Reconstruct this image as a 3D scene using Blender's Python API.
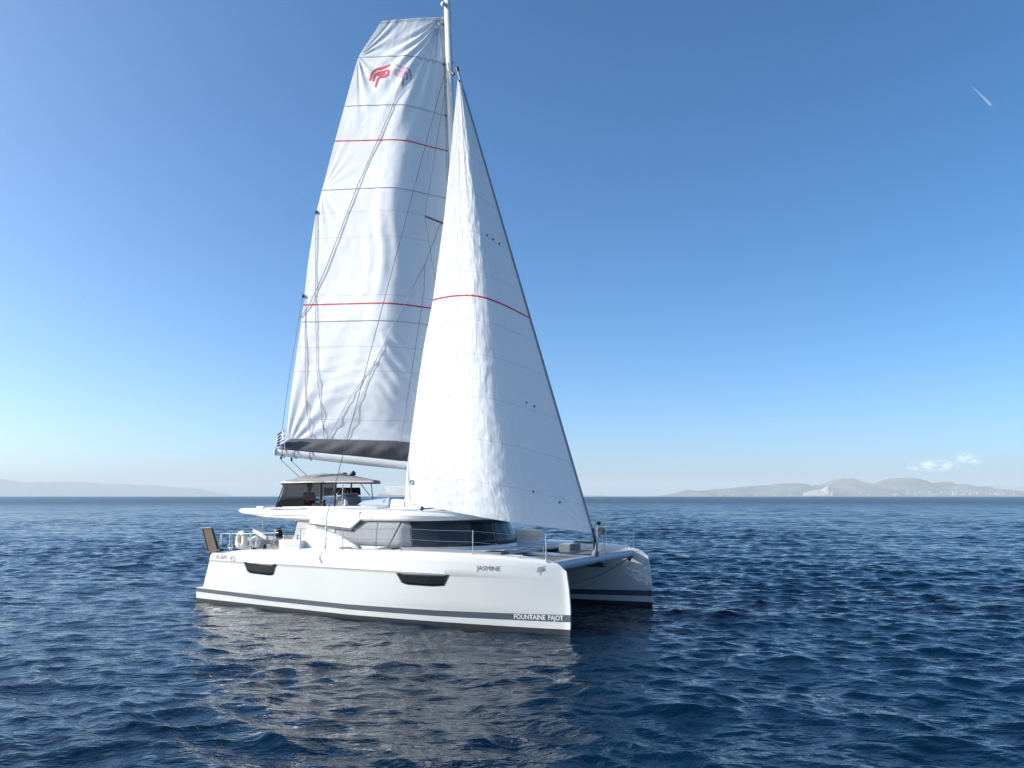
import bpy, bmesh, math, random
import numpy as np
from math import sin, cos, pi, radians, sqrt, atan2, hypot
from mathutils import Vector, Matrix
random.seed(7)
rng = np.random.RandomState(11)
for o in list(bpy.data.objects): bpy.data.objects.remove(o)
sc = bpy.context.scene
COL = sc.collection

# ------------------------------------------------------------------ camera
F_PX, CAM_H = 770.0, 3.4
PITCH = math.atan((496.2-384)/F_PX)
cd = bpy.data.cameras.new('camera'); cam = bpy.data.objects.new('camera', cd); COL.objects.link(cam)
cd.sensor_width = 36; cd.lens = F_PX/1024*36; cd.clip_start = .1; cd.clip_end = 300000
cam.location = (0, 0, CAM_H); cam.rotation_euler = (pi/2+PITCH, 0, 0)
sc.camera = cam
# ------------------------------------------------------------------ light
SUN_AZ = radians(-93)       # measured from the view direction (+Y), clockwise positive
SUN_EL = radians(26)
sc.view_settings.view_transform = 'Standard'; sc.view_settings.look = 'None'
sc.view_settings.exposure = 0.93; sc.view_settings.gamma = 1
w = bpy.data.worlds.new('World'); sc.world = w; w.use_nodes = True
nt = w.node_tree; nt.nodes.clear()
N = nt.nodes.new; L = nt.links.new
sky = N('ShaderNodeTexSky'); sky.sky_type = 'NISHITA'; sky.sun_disc = False
sky.sun_elevation = SUN_EL; sky.sun_rotation = SUN_AZ; sky.altitude = 0
sky.air_density = .52; sky.dust_density = 1.8; sky.ozone_density = 3.0
# far, low clouds: part of the sky, fixed by direction
tc = N('ShaderNodeTexCoord'); sep = N('ShaderNodeSeparateXYZ'); L(tc.outputs['Generated'], sep.inputs[0])
def M_(op, a, b=None, c=None, clamp=False):
    n = N('ShaderNodeMath'); n.operation = op; n.use_clamp = clamp
    for i, x in enumerate((a, b, c)):
        if x is None: continue
        if isinstance(x, (int, float)): n.inputs[i].default_value = x
        else: L(x, n.inputs[i])
    return n.outputs[0]
az = M_('ARCTAN2', sep.outputs[0], sep.outputs[1]); el = M_('ARCSINE', sep.outputs[2])
mp = N('ShaderNodeCombineXYZ'); L(M_('MULTIPLY', az, 190.0), mp.inputs[0]); L(M_('MULTIPLY', el, 330.0), mp.inputs[1])
nz = N('ShaderNodeTexNoise'); nz.inputs['Scale'].default_value = .55; nz.inputs['Detail'].default_value = 6; L(mp.outputs[0], nz.inputs['Vector'])
win = None
for (a0, e0, sa, se) in ((.500, .0345, .030, .0075), (.533, .0410, .018, .0080), (.487, .0330, .018, .005)):
    g = M_('ADD', M_('POWER', M_('ABSOLUTE', M_('DIVIDE', M_('SUBTRACT', az, a0), sa)), 2.0), M_('POWER', M_('ABSOLUTE', M_('DIVIDE', M_('SUBTRACT', el, e0), se)), 2.0))
    g = M_('MAXIMUM', M_('SUBTRACT', 1.0, g), 0.0)
    win = g if win is None else M_('MAXIMUM', win, g)
cm = M_('MULTIPLY', M_('MULTIPLY', M_('SUBTRACT', nz.outputs[0], .42, clamp=True), 5.0, clamp=True), win)
cm = M_('MULTIPLY', cm, .26)
bg = N('ShaderNodeBackground'); bg.inputs[1].default_value = .15
mixc = N('ShaderNodeMix'); mixc.data_type = 'RGBA'; hs = N('ShaderNodeHueSaturation'); hs.inputs['Saturation'].default_value = 1.24; L(sky.outputs[0], hs.inputs['Color']); L(cm, mixc.inputs[0]); tn = N('ShaderNodeMix'); tn.data_type = 'RGBA'; tn.blend_type = 'MULTIPLY'; tn.inputs[0].default_value = 1; tn.inputs[7].default_value = (.93, 1.0, .91, 1); L(hs.outputs[0], tn.inputs[6]); L(tn.outputs[2], mixc.inputs[6]); mixc.inputs[7].default_value = (11, 11, 11.5, 1)
L(mixc.outputs[2], bg.inputs[0])
wo = N('ShaderNodeOutputWorld'); L(bg.outputs[0], wo.inputs[0])
sd = bpy.data.lights.new('sun', 'SUN'); sun = bpy.data.objects.new('sun', sd); COL.objects.link(sun)
sd.energy = 3.4; sd.angle = radians(.53); sd.color = (1, .955, .89)
S = Vector((sin(SUN_AZ)*cos(SUN_EL), cos(SUN_AZ)*cos(SUN_EL), sin(SUN_EL)))
sun.rotation_euler = S.to_track_quat('Z', 'Y').to_euler(); sun.location = S*100

# ------------------------------------------------------------------ materials
def pmat(name, col, rough=.5, metal=0, spec=.5, coat=0, noise=0, nscale=3, bump=0, bscale=40, trans=0, alpha=1):
    m = bpy.data.materials.new(name); m.use_nodes = True; t = m.node_tree; b = t.nodes['Principled BSDF']
    b.inputs['Base Color'].default_value = (*col, 1); b.inputs['Roughness'].default_value = rough
    b.inputs['Metallic'].default_value = metal; b.inputs['Specular IOR Level'].default_value = spec
    b.inputs['Coat Weight'].default_value = coat; b.inputs['Coat Roughness'].default_value = .06
    b.inputs['Alpha'].default_value = alpha
    tc = t.nodes.new('ShaderNodeTexCoord')
    if noise:
        n = t.nodes.new('ShaderNodeTexNoise'); n.inputs['Scale'].default_value = nscale; n.inputs['Detail'].default_value = 6
        t.links.new(tc.outputs['Object'], n.inputs['Vector'])
        r = t.nodes.new('ShaderNodeMix'); r.data_type = 'RGBA'; t.links.new(n.outputs[0], r.inputs[0])
        r.inputs[6].default_value = (*[c*(1-noise) for c in col], 1); r.inputs[7].default_value = (*[min(1, c*(1+noise)) for c in col], 1)
        t.links.new(r.outputs[2], b.inputs['Base Color'])
    if bump:
        n = t.nodes.new('ShaderNodeTexNoise'); n.inputs['Scale'].default_value = bscale; n.inputs['Detail'].default_value = 4
        t.links.new(tc.outputs['Object'], n.inputs['Vector'])
        bp = t.nodes.new('ShaderNodeBump'); bp.inputs['Strength'].default_value = bump; bp.inputs['Distance'].default_value = .02
        t.links.new(n.outputs[0], bp.inputs['Height']); t.links.new(bp.outputs[0], b.inputs['Normal'])
    return m
M = {}
M['gelcoat'] = pmat('white_gelcoat', (.66, .665, .66), .28, coat=.5, noise=.03, nscale=1.1)
M['deck'] = pmat('white_deck', (.68, .68, .66), .5, noise=.03, nscale=2)
M['nonskid'] = pmat('grey_nonskid', (.55, .56, .56), .8, bump=.3, bscale=200)
M['stripe'] = pmat('grey_stripe', (.075, .095, .115), .35, noise=.15, nscale=5)
M['antifoul'] = pmat('dark_antifouling', (.02, .024, .03), .6, noise=.4, nscale=6)
M['glass'] = pmat('dark_glass', (.008, .008, .010), .10, spec=.3)
M['hullglass'] = pmat('hull_window_glass', (.012, .015, .022), .3, spec=.25, noise=.5, nscale=6)
M['slate'] = pmat('dark_slate_panel', (.028, .038, .05), .3, spec=.35, noise=.15, nscale=2)
M['cover'] = pmat('grey_mesh_cover', (.26, .27, .29), .85, noise=.08, nscale=6, bump=.15, bscale=9)
M['frame'] = pmat('dark_grey_frame', (.09, .10, .115), .4)
M['black'] = pmat('black_plastic', (.012, .012, .014), .4)
M['steel'] = pmat('stainless_steel', (.62, .63, .65), .25, metal=1)
M['alu'] = pmat('white_mast_paint', (.72, .72, .71), .35, noise=.03)
M['foil'] = pmat('grey_foil', (.20, .24, .30), .5)
M['rope'] = pmat('dark_rope', (.10, .10, .12), .8)
M['ropelight'] = pmat('grey_rope', (.24, .26, .30), .8)
M['ropew'] = pmat('white_rope', (.7, .7, .68), .8)
M['roper'] = pmat('red_grey_rope', (.20, .13, .15), .8)
M['canopy'] = pmat('grey_canopy_fabric', (.25, .24, .24), .9, noise=.05, bump=.2, bscale=6)
M['smoke'] = None
M['cushion'] = pmat('beige_cushion', (.82, .73, .60), .85, noise=.08, bump=.2, bscale=20)
M['blue'] = pmat('blue_grey_cover', (.34, .42, .56), .8, noise=.08, bump=.2, bscale=8)
M['wood'] = pmat('brown_wood', (.10, .068, .045), .55, noise=.3, nscale=9)
M['rubber'] = pmat('grey_white_tube', (.55, .55, .54), .55, noise=.06)
M['greyp'] = pmat('grey_plastic', (.16, .165, .17), .6)
M['skin'] = pmat('skin', (.42, .22, .14), .5)
M['hair'] = pmat('dark_hair', (.02, .013, .01), .7)
M['shirt'] = pmat('pink_shirt', (.55, .30, .28), .9, noise=.15, nscale=12)
M['shorts'] = pmat('dark_shorts', (.06, .03, .035), .9)
M['bluep'] = pmat('flag_blue', (.015, .03, .20), .8)
M['whitep'] = pmat('flag_white', (.55, .55, .56), .8)
M['band'] = pmat('dark_grey_sail_bag', (.075, .08, .09), .8, noise=.2, nscale=3, bump=.5, bscale=5)
M['red'] = pmat('red_print', (.62, .035, .06), .7)
M['redthrough'] = pmat('show_through_print', (.60, .38, .46), .7)
M['letter'] = pmat('dark_letters', (.10, .11, .13), .5)
M['letterw'] = pmat('white_letters', (.75, .76, .78), .5)
M['lettersil'] = pmat('silver_letters', (.30, .30, .31), .4)
M['tender'] = pmat('cream_horseshoe', (.72, .70, .62), .7, noise=.06)
M['orange'] = pmat('orange_trim', (.60, .22, .06), .6)
M['towel'] = pmat('brown_olive_towel', (.20, .14, .07), .9, noise=.6, nscale=4)
M['net'] = None

def alphamat(name, col, alpha, rough=.2):
    m = bpy.data.materials.new(name); m.use_nodes = True; t = m.node_tree; b = t.nodes['Principled BSDF']
    b.inputs['Base Color'].default_value = (*col, 1); b.inputs['Roughness'].default_value = rough; b.inputs['Alpha'].default_value = alpha
    return m
M['smoke'] = alphamat('smoked_vinyl', (.015, .015, .018), .70, .9)
M['smokelow'] = alphamat('black_vinyl', (.006, .006, .008), .985, .9)
for k_ in ('smoke', 'smokelow'): M[k_].node_tree.nodes['Principled BSDF'].inputs['Specular IOR Level'].default_value = .1
M['vinyl'] = alphamat('clear_vinyl', (.75, .72, .68), .30)
# trampoline net
def netmat():
    m = bpy.data.materials.new('trampoline_net'); m.use_nodes = True; t = m.node_tree; b = t.nodes['Principled BSDF']
    b.inputs['Base Color'].default_value = (.13, .135, .14, 1); b.inputs['Roughness'].default_value = .8
    tc = t.nodes.new('ShaderNodeTexCoord'); ck = t.nodes.new('ShaderNodeTexVoronoi'); ck.inputs['Scale'].default_value = 28
    t.links.new(tc.outputs['Object'], ck.inputs['Vector'])
    r = t.nodes.new('ShaderNodeMapRange'); r.inputs[1].default_value = .2; r.inputs[2].default_value = .3; r.inputs[3].default_value = 0; r.inputs[4].default_value = 1
    t.links.new(ck.outputs['Distance'], r.inputs[0]); t.links.new(r.outputs[0], b.inputs['Alpha'])
    return m
M['net'] = netmat()

def sailmat(name, stripes, seams, col=(.93, .93, .925), wr=.5, horiz=0, bulge=0.0):
    """cloth: diffuse plus translucent; sewn seams and red stripes run along V of the sail's own UV"""
    m = bpy.data.materials.new(name); m.use_nodes = True; t = m.node_tree; t.nodes.clear(); n = t.nodes.new; l = t.links.new
    uv = n('ShaderNodeUVMap'); uv.uv_map = 'uv'; sp = n('ShaderNodeSeparateXYZ'); l(uv.outputs[0], sp.inputs[0])
    def mt(op, a, b=None, clamp=False):
        k = n('ShaderNodeMath'); k.operation = op; k.use_clamp = clamp
        for i, x in enumerate((a, b)):
            if x is None: continue
            if isinstance(x, (int, float)): k.inputs[i].default_value = x
            else: l(x, k.inputs[i])
        return k.outputs[0]
    vv = mt('SUBTRACT', sp.outputs[1], mt('MULTIPLY', mt('MULTIPLY', sp.outputs[0], mt('SUBTRACT', 1.0, sp.outputs[0])), bulge))
    base = n('ShaderNodeRGB'); base.outputs[0].default_value = (*col, 1); cur = base.outputs[0]
    def band(v0, hw, c, cur, f=1.0):
        d = mt('ABSOLUTE', mt('SUBTRACT', vv, v0)); k = mt('MULTIPLY', mt('LESS_THAN', d, hw), f)
        mx = n('ShaderNodeMix'); mx.data_type = 'RGBA'; l(k, mx.inputs[0]); l(cur, mx.inputs[6]); mx.inputs[7].default_value = (*c, 1)
        return mx.outputs[2]
    for v0, hw in seams: cur = band(v0, hw, (.40, .43, .48), cur, .55)
    for v0, hw in stripes: cur = band(v0, hw, (.62, .04, .06), cur)
    df = n('ShaderNodeBsdfPrincipled'); df.inputs['Roughness'].default_value = .55; df.inputs['Specular IOR Level'].default_value = .25; l(cur, df.inputs['Base Color'])
    tr = n('ShaderNodeBsdfTranslucent'); l(cur, tr.inputs[0])
    mx = n('ShaderNodeMixShader'); mx.inputs[0].default_value = .30; l(df.outputs[0], mx.inputs[1]); l(tr.outputs[0], mx.inputs[2])
    out = n('ShaderNodeOutputMaterial'); l(mx.outputs[0], out.inputs[0])
    # fine cloth crinkle
    tc = n('ShaderNodeTexCoord'); mp = n('ShaderNodeMapping'); l(tc.outputs['UV'], mp.inputs[0])
    mp.inputs['Scale'].default_value = (9, 46, 1) if horiz else (26, 22, 1)
    nz = n('ShaderNodeTexNoise'); nz.inputs['Scale'].default_value = 1.0; nz.inputs['Detail'].default_value = 5; nz.inputs['Distortion'].default_value = .6; l(mp.outputs[0], nz.inputs['Vector'])
    nz2 = n('ShaderNodeTexNoise'); nz2.inputs['Scale'].default_value = 2.2; nz2.inputs['Detail'].default_value = 3; l(tc.outputs['Object'], nz2.inputs['Vector'])
    sm = mt('ADD', nz.outputs[0], mt('MULTIPLY', nz2.outputs[0], .5))
    bp = n('ShaderNodeBump'); bp.inputs['Strength'].default_value = wr; bp.inputs['Distance'].default_value = .05; l(sm, bp.inputs['Height'])
    l(bp.outputs[0], df.inputs['Normal']); l(bp.outputs[0], tr.inputs['Normal'])
    return m

# ------------------------------------------------------------------ object helpers
def tag(o, label=None, cat=None, group=None, kind=None):
    if label: o['label'] = label
    if cat: o['category'] = cat
    if group: o['group'] = group
    if kind: o['kind'] = kind
    return o
def empty(name, loc=(0, 0, 0), rz=0, **k):
    o = bpy.data.objects.new(name, None); COL.objects.link(o); o.location = loc; o.rotation_euler = (0, 0, rz); o.empty_display_size = .3
    return tag(o, **k)
class MB:
    def __init__(s): s.v = []; s.f = []; s.mi = []; s.cur = 0
    def add(s, vs, fs):
        b = len(s.v); s.v += [tuple(p) for p in vs]; s.f += [tuple(b+i for i in f) for f in fs]; s.mi += [s.cur]*len(fs)
    def hexa(s, p):   # 8 points: bottom 4 ccw, top 4
        s.add(p, [(3, 2, 1, 0), (4, 5, 6, 7), (0, 1, 5, 4), (1, 2, 6, 5), (2, 3, 7, 6), (3, 0, 4, 7)])
    def box(s, x0, x1, y0, y1, z0, z1):
        s.hexa([(x0, y0, z0), (x1, y0, z0), (x1, y1, z0), (x0, y1, z0), (x0, y0, z1), (x1, y0, z1), (x1, y1, z1), (x0, y1, z1)])
    def tube(s, pts, r, n=8, caps=True, flat=1.0):
        pts = [Vector(p) for p in pts]; m = len(pts)
        rr = r if isinstance(r, (list, tuple)) else [r]*m
        vs = []; prev = None
        for i, p in enumerate(pts):
            d = (pts[min(i+1, m-1)]-pts[max(i-1, 0)])
            if d.length < 1e-9: d = Vector((0, 0, 1))
            d.normalize()
            if prev is None:
                a = Vector((0, 0, 1)) if abs(d.z) < .9 else Vector((1, 0, 0))
            else: a = prev
            x = (a - d*a.dot(d)); x.normalize(); prev = x; y = d.cross(x)
            for k in range(n):
                q = 2*pi*k/n; vs.append(p+x*(cos(q)*rr[i])+y*(sin(q)*rr[i]*flat))
        fs = [(i*n+k, i*n+(k+1) % n, (i+1)*n+(k+1) % n, (i+1)*n+k) for i in range(m-1) for k in range(n)]
        if caps: fs += [tuple(range(n))[::-1], tuple((m-1)*n+k for k in range(n))]
        s.add(vs, fs)
    def sphere(s, c, rx, ry=None, rz=None, n=14, m=9):
        ry = ry or rx; rz = rz or rx; vs = []; c = Vector(c)
        for i in range(m+1):
            th = pi*i/m
            for k in range(n): vs.append((c.x+rx*sin(th)*cos(2*pi*k/n), c.y+ry*sin(th)*sin(2*pi*k/n), c.z+rz*cos(th)))
        s.add(vs, [(i*n+k, (i+1)*n+k, (i+1)*n+(k+1) % n, i*n+(k+1) % n) for i in range(m) for k in range(n)])
    def grid(s, P):   # P[i][j]
        a, b = len(P), len(P[0]); s.add([p for r in P for p in r], [(i*b+j, i*b+j+1, (i+1)*b+j+1, (i+1)*b+j) for i in range(a-1) for j in range(b-1)])
    def prism(s, poly, z0, z1):
        n = len(poly); s.add([(x, y, z0) for x, y in poly]+[(x, y, z1) for x, y in poly],
            [tuple(range(n))[::-1], tuple(range(n, 2*n))]+[(i, (i+1) % n, n+(i+1) % n, n+i) for i in range(n)])
    def loft(s, rings, cap=True):
        n = len(rings[0]); m = len(rings)
        s.add([p for r in rings for p in r], [(i*n+k, i*n+(k+1) % n, (i+1)*n+(k+1) % n, (i+1)*n+k) for i in range(m-1) for k in range(n)]
              + ([tuple(range(n))[::-1], tuple((m-1)*n+k for k in range(n))] if cap else []))
    def build(s, name, mat, parent=None, smooth=False, bevel=0, angle=35, thick=0, fixn=True):
        me = bpy.data.meshes.new(name); me.from_pydata(s.v, [], s.f); me.validate()
        mats = mat if isinstance(mat, (list, tuple)) else [mat]
        for m_ in mats: me.materials.append(m_)
        if len(mats) > 1 and len(me.polygons) == len(s.mi):
            for p, i in zip(me.polygons, s.mi): p.material_index = i
        if fixn:
            bm = bmesh.new(); bm.from_mesh(me); bmesh.ops.remove_doubles(bm, verts=bm.verts, dist=1e-5); bmesh.ops.recalc_face_normals(bm, faces=bm.faces); bm.to_mesh(me); bm.free()
        o = bpy.data.objects.new(name, me); COL.objects.link(o)
        if parent: o.parent = parent
        if smooth:
            me.shade_smooth(); me.set_sharp_from_angle(angle=radians(angle))
        if thick:
            md = o.modifiers.new('thick', 'SOLIDIFY'); md.thickness = thick; md.offset = 0
        if bevel:
            md = o.modifiers.new('bevel', 'BEVEL'); md.width = bevel; md.segments = 3; md.limit_method = 'ANGLE'; md.angle_limit = radians(40)
        return o
def interp(x, tab):
    xs = [a for a, b in tab]; ys = [b for a, b in tab]; return float(np.interp(x, xs, ys))
def sstep(a, b, x):
    t = min(1, max(0, (x-a)/(b-a))); return t*t*(3-2*t)

# ------------------------------------------------------------------ sea
def build_sea():
    rs = list(6*np.exp(np.arange(0, math.log(420/6.), .0028)))
    while rs[-1] < 90000: rs.append(rs[-1]*1.06)
    rs = np.array([.3, 1.5, 3.2, 4.6]+rs)
    fine = np.arange(-39, 39.001, .13)
    coarse = 39+np.cumsum(np.minimum(.13*1.035**np.arange(400), 3.0)); coarse = coarse[coarse < 179]
    th = np.radians(np.concatenate([-coarse[::-1], fine, coarse]))
    R, T = np.meshgrid(rs, th, indexing='ij'); X = R*np.sin(T); Y = R*np.cos(T)
    dr = np.gradient(rs)[:, None]; dt = np.gradient(th)[None, :]*R; cell = np.maximum(dr, np.abs(dt))
    Z = np.zeros_like(X); DX = np.zeros_like(X); DY = np.zeros_like(X)
    main = radians(196)
    for i in range(170):
        lam = .26*(7/.26)**rng.rand(); k = 2*pi/lam
        spread = .30+.5*rng.rand() if lam < 3 else .30
        a = main+rng.randn()*spread
        amp = .0055*lam**.93*(1 if lam < 1.1 else (1.1/lam)**.75)
        ph = rng.rand()*2*pi; kx, ky = k*math.cos(a), k*math.sin(a)
        kx, ky = k*math.sin(a), k*math.cos(a)
        f = np.clip((lam/cell-2.2)/2.2, 0, 1); q = kx*X+ky*Y+ph
        Z += amp*f*np.cos(q); DX -= .85*amp*f*kx/k*np.sin(q); DY -= .85*amp*f*ky/k*np.sin(q)
    # gusty patches modulate the roughness of the sea
    g = .75+.25*np.sin(X*.11+Y*.07+1)*np.sin(Y*.09-X*.05+2)
    Z *= g; X = X+DX*g; Y = Y+DY*g
    n, m = X.shape
    V = np.stack([X, Y, Z], -1).reshape(-1, 3)
    i = np.arange(n-1)[:, None]; j = np.arange(m-1)[None, :]
    F = np.stack([i*m+j, i*m+j+1, (i+1)*m+j+1, (i+1)*m+j], -1).reshape(-1, 4)
    jj = m-1; ii = np.arange(n-1)
    F2 = np.stack([ii*m+jj, ii*m+0, (ii+1)*m+0, (ii+1)*m+jj], -1); F = np.concatenate([F, F2])
    me = bpy.data.meshes.new('sea'); me.vertices.add(len(V)); me.vertices.foreach_set('co', V.ravel())
    me.loops.add(F.size); me.loops.foreach_set('vertex_index', F.ravel()[::1].astype(np.int32))
    me.polygons.add(len(F)); me.polygons.foreach_set('loop_start', np.arange(0, F.size, 4, dtype=np.int32))
    me.polygons.foreach_set('use_smooth', np.ones(len(F), dtype=bool))
    me.update(calc_edges=True); me.flip_normals() if me.polygons[len(me.polygons)//3].normal.z < 0 else None
    m_ = bpy.data.materials.new('sea_water'); m_.use_nodes = True; t = m_.node_tree; b = t.nodes['Principled BSDF']; nn = t.nodes.new; l = t.links.new
    b.inputs['Base Color'].default_value = (.0002, .0105, .027, 1); b.inputs['Roughness'].default_value = .07; b.inputs['IOR'].default_value = 1.333; b.inputs['Specular Tint'].default_value = (.72, .92, 1, 1)
    tc = nn('ShaderNodeTexCoord'); geo = nn('ShaderNodeNewGeometry')
    prev = None
    for (sc_, rot, sx, sy, dist, det, stg) in ((.30, 12, .55, 1.0, .40, 6, .8), (1.6, -12, .5, 1.0, .10, 5, .9), (7, 10, .5, 1.0, .010, 4, .8)):
        mp = nn('ShaderNodeMapping'); mp.inputs['Rotation'].default_value = (0, 0, radians(rot)); mp.inputs['Scale'].default_value = (sx, sy, 1); l(geo.outputs['Position'], mp.inputs[0])
        z = nn('ShaderNodeTexNoise'); z.inputs['Scale'].default_value = sc_; z.inputs['Detail'].default_value = det; z.inputs['Roughness'].default_value = .62; z.inputs['Distortion'].default_value = .4; l(mp.outputs[0], z.inputs['Vector'])
        bp = nn('ShaderNodeBump'); bp.inputs['Strength'].default_value = stg; bp.inputs['Distance'].default_value = dist; l(z.outputs[0], bp.inputs['Height'])
        if prev: l(prev, bp.inputs['Normal'])
        prev = bp.outputs[0]
    l(prev, b.inputs['Normal'])
    # chop too fine to resolve far out widens the sheen
    ln = nn('ShaderNodeVectorMath'); ln.operation = 'LENGTH'; l(geo.outputs['Position'], ln.inputs[0])
    mr = nn('ShaderNodeMapRange'); mr.inputs[1].default_value = 30; mr.inputs[2].default_value = 450; mr.inputs[3].default_value = .03; mr.inputs[4].default_value = .30; m2_ = nn('ShaderNodeMapRange'); m2_.inputs[1].default_value = 30; m2_.inputs[2].default_value = 180; m2_.inputs[3].default_value = .5; m2_.inputs[4].default_value = .30; l(ln.outputs['Value'], m2_.inputs[0]); l(m2_.outputs[0], b.inputs['Specular IOR Level']); l(ln.outputs['Value'], mr.inputs[0]); l(mr.outputs[0], b.inputs['Roughness'])
    me.materials.append(m_)
    o = bpy.data.objects.new('sea', me); COL.objects.link(o); tag(o, kind='structure')
    return o
build_sea()

# ------------------------------------------------------------------ far islands
def px_dir(x, y):
    a = Vector((0, cos(PITCH), sin(PITCH)))+Vector((1, 0, 0))*((x-512)/F_PX)-Vector((0, -sin(PITCH), cos(PITCH)))*((y-384)/F_PX)
    return a
hm = bpy.data.materials.new('dry_hillside'); hm.use_nodes = True
t = hm.node_tree; b = t.nodes['Principled BSDF']; b.inputs['Roughness'].default_value = 1; b.inputs['Specular IOR Level'].default_value = 0
tc_ = t.nodes.new('ShaderNodeNewGeometry'); nz_ = t.nodes.new('ShaderNodeTexNoise'); nz_.inputs['Scale'].default_value = .0022; nz_.inputs['Detail'].default_value = 9; nz_.inputs['Roughness'].default_value = .65
t.links.new(tc_.outputs['Position'], nz_.inputs['Vector']); cr = t.nodes.new('ShaderNodeValToRGB'); t.links.new(nz_.outputs[0], cr.inputs[0])
cr.color_ramp.elements[0].position = .38; cr.color_ramp.elements[0].color = (.055, .06, .04, 1); cr.color_ramp.elements[1].position = .66; cr.color_ramp.elements[1].color = (.21, .18, .15, 1)
t.links.new(cr.outputs[0], b.inputs['Base Color'])
quarry = pmat('bare_quarry_rock', (.46, .39, .34), 1, spec=0, noise=.2, nscale=.01)
from mathutils import noise as mn
def height_island(x_az, prof, D, depth):
    pass
def island(name, D, depth, prof, nx, rough):
    """ridge profile: list of (tan azimuth, height m) ; depth: how far the land runs back"""
    xs = np.linspace(prof[0][0], prof[-1][0], nx); ny = 22; P = []
    for a in xs:
        H = interp(a, prof); row = []
        for j in range(ny):
            q = j/(ny-1); fall = sin(pi*min(1, q*1.02))**.8 if q < .98 else 0
            # full ridge height reached mid-way, spurs and gullies on the seaward face
            y = D+depth*q; x = a*(D+depth*.5)
            nse = mn.fractal(Vector((x*.0016, y*.0016, D*.01)), 1.0, 2.1, 6)
            h = H*fall*(1+rough*nse*(.35+fall*.5)) if fall > 0 else -4
            if abs(q-.5) < .03: h = H*(1+.10*nse)
            h = min(h, H*1.06)
            row.append((x+60*nse, y, max(h-6, -8)))
        P.append(row)
    mb = MB(); mb.grid(P); o = mb.build(name, hm, smooth=True, angle=180); tag(o, kind='structure'); return o, P
def prof_px(pts, D, depth):
    out = []
    for x, y in pts:
        d = px_dir(x, y); t_ = (D+depth*.5)/d.y; out.append(((x-512)/F_PX/ (cos(PITCH)-sin(PITCH)*0*0+sin(PITCH)*(0)), 0, 0) if 0 else (d.x/d.y, CAM_H+d.z*t_+6))
    return out
DR, DL = 14000, 24000
right_prof = [(655, 497), (668, 495), (690, 489.5), (700, 491.3), (728, 488.5), (750, 486.5), (772, 484.3), (790, 484.2), (812, 485.5), (824, 485.5), (836, 480.8), (846, 479.0), (856, 480.5), (868, 485.2), (878, 483), (893, 479.2), (903, 480.3), (920, 484.5), (938, 482.7), (955, 484.4), (972, 486), (985, 489.5), (1010, 492), (1050, 494), (1120, 497)]
hr, PR = island('hills', DR, 3200, prof_px(right_prof, DR, 3200), 240, .5)
far_prof = [(930, 497), (960, 491), (985, 486), (1005, 485), (1025, 488), (1060, 486), (1120, 490), (1180, 497)]
island('hills', 27000, 4000, prof_px(far_prof, 27000, 4000), 90, .4)
left_prof = [(-330, 497), (-240, 487), (-160, 483), (-90, 487), (-30, 485), (0, 480.8), (12, 480.2), (26, 485), (45, 482.5), (70, 482), (95, 484), (120, 484.3), (150, 486), (180, 487.8), (198, 489.5), (214, 494.5), (225, 497)]
island('hills', DL, 5000, prof_px(left_prof, DL, 5000), 200, .5)
small_prof = [(580, 497), (586, 495.3), (597, 495.2), (612, 496), (625, 497)]
island('hills', 19000, 1500, prof_px(small_prof, 19000, 1500), 40, .2)
# pale quarry face on the nearer hills
def land_pt(x, y, D):
    d = px_dir(x, y); t_ = D/d.y; return Vector((d.x*t_, D, max(CAM_H+d.z*t_, .5)))
mb = MB()
P = []
for i in range(20):
    row = []
    for j in range(7):
        x = 803+i*1.55; top = interp(x, [(803, 493.5), (812, 490.5), (822, 489), (828, 485.5), (833, 488.5)]); y = 495.9+(top-495.9)*j/6
        D_ = DR-100+j*40+30*mn.noise(Vector((i*.7, j*.9, 0))); p = land_pt(x, y, D_); row.append(tuple(p))
    P.append(row)
mb.grid(P)
o = mb.build('quarry_face', quarry, hr, smooth=False); 
tag(o)
# white houses along the far shore
housem = pmat('whitewash', (.68, .67, .66), .9, spec=0)
hb = None
hp = [(661+i*0, 0) for i in range(0)]
spots = []
random.seed(3)
for x0, x1, n, yy in ((700, 790, 7, 495.4), (845, 1020, 34, 494.6), (905, 985, 10, 492.6)):
    for k in range(n): spots.append((random.uniform(x0, x1), yy-random.random()*1.2))
wordx = ['left', 'middle', 'right']
for i, (x, y) in enumerate(spots):
    D_ = DR-260 if y > 494 else DR-120
    p = land_pt(x, y, D_)
    sx = random.uniform(14, 34); h = random.uniform(8, 15)
    if hb is None:
        mb = MB(); mb.box(-.5, .5, -.5, .5, -1.2, 1); mb.box(-.2, .3, -.3, .3, 1, 1.25); mb.box(-.5, .5, -.5, -.46, 1, 1.08)
        hb = mb.build('house', housem); o = hb
    else:
        o = hb.copy(); COL.objects.link(o)
    o.location = (p.x, p.y, p.z); o.scale = (sx, 14, h)
    tag(o, 'white house among others on the hazy far shore at the right', 'house', 'white houses on the far shore')
# ferry on the horizon
fe = empty('ferry', (0, 0, 0), label='tiny white ferry far off on the horizon before the right hand hills', cat='ferry')
p = land_pt(725, 495.4, 9000); fe.location = (p.x, 9000, 0)
mb = MB(); mb.hexa([(-55, -9, -1), (48, -9, -1), (48, 9, -1), (-55, 9, -1), (-58, -10, 9), (60, -4, 10), (60, 4, 10), (-58, 10, 9)]); mb.build('hull', housem, fe)
mb = MB(); mb.box(-50, 30, -8, 8, 9, 15); mb.box(-42, 20, -7, 7, 15, 19); mb.build('superstructure', housem, fe)
mb = MB(); mb.tube([(-30, 0, 19), (-33, 0, 26)], 3, 10); mb.build('funnel', M['frame'], fe)

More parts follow.
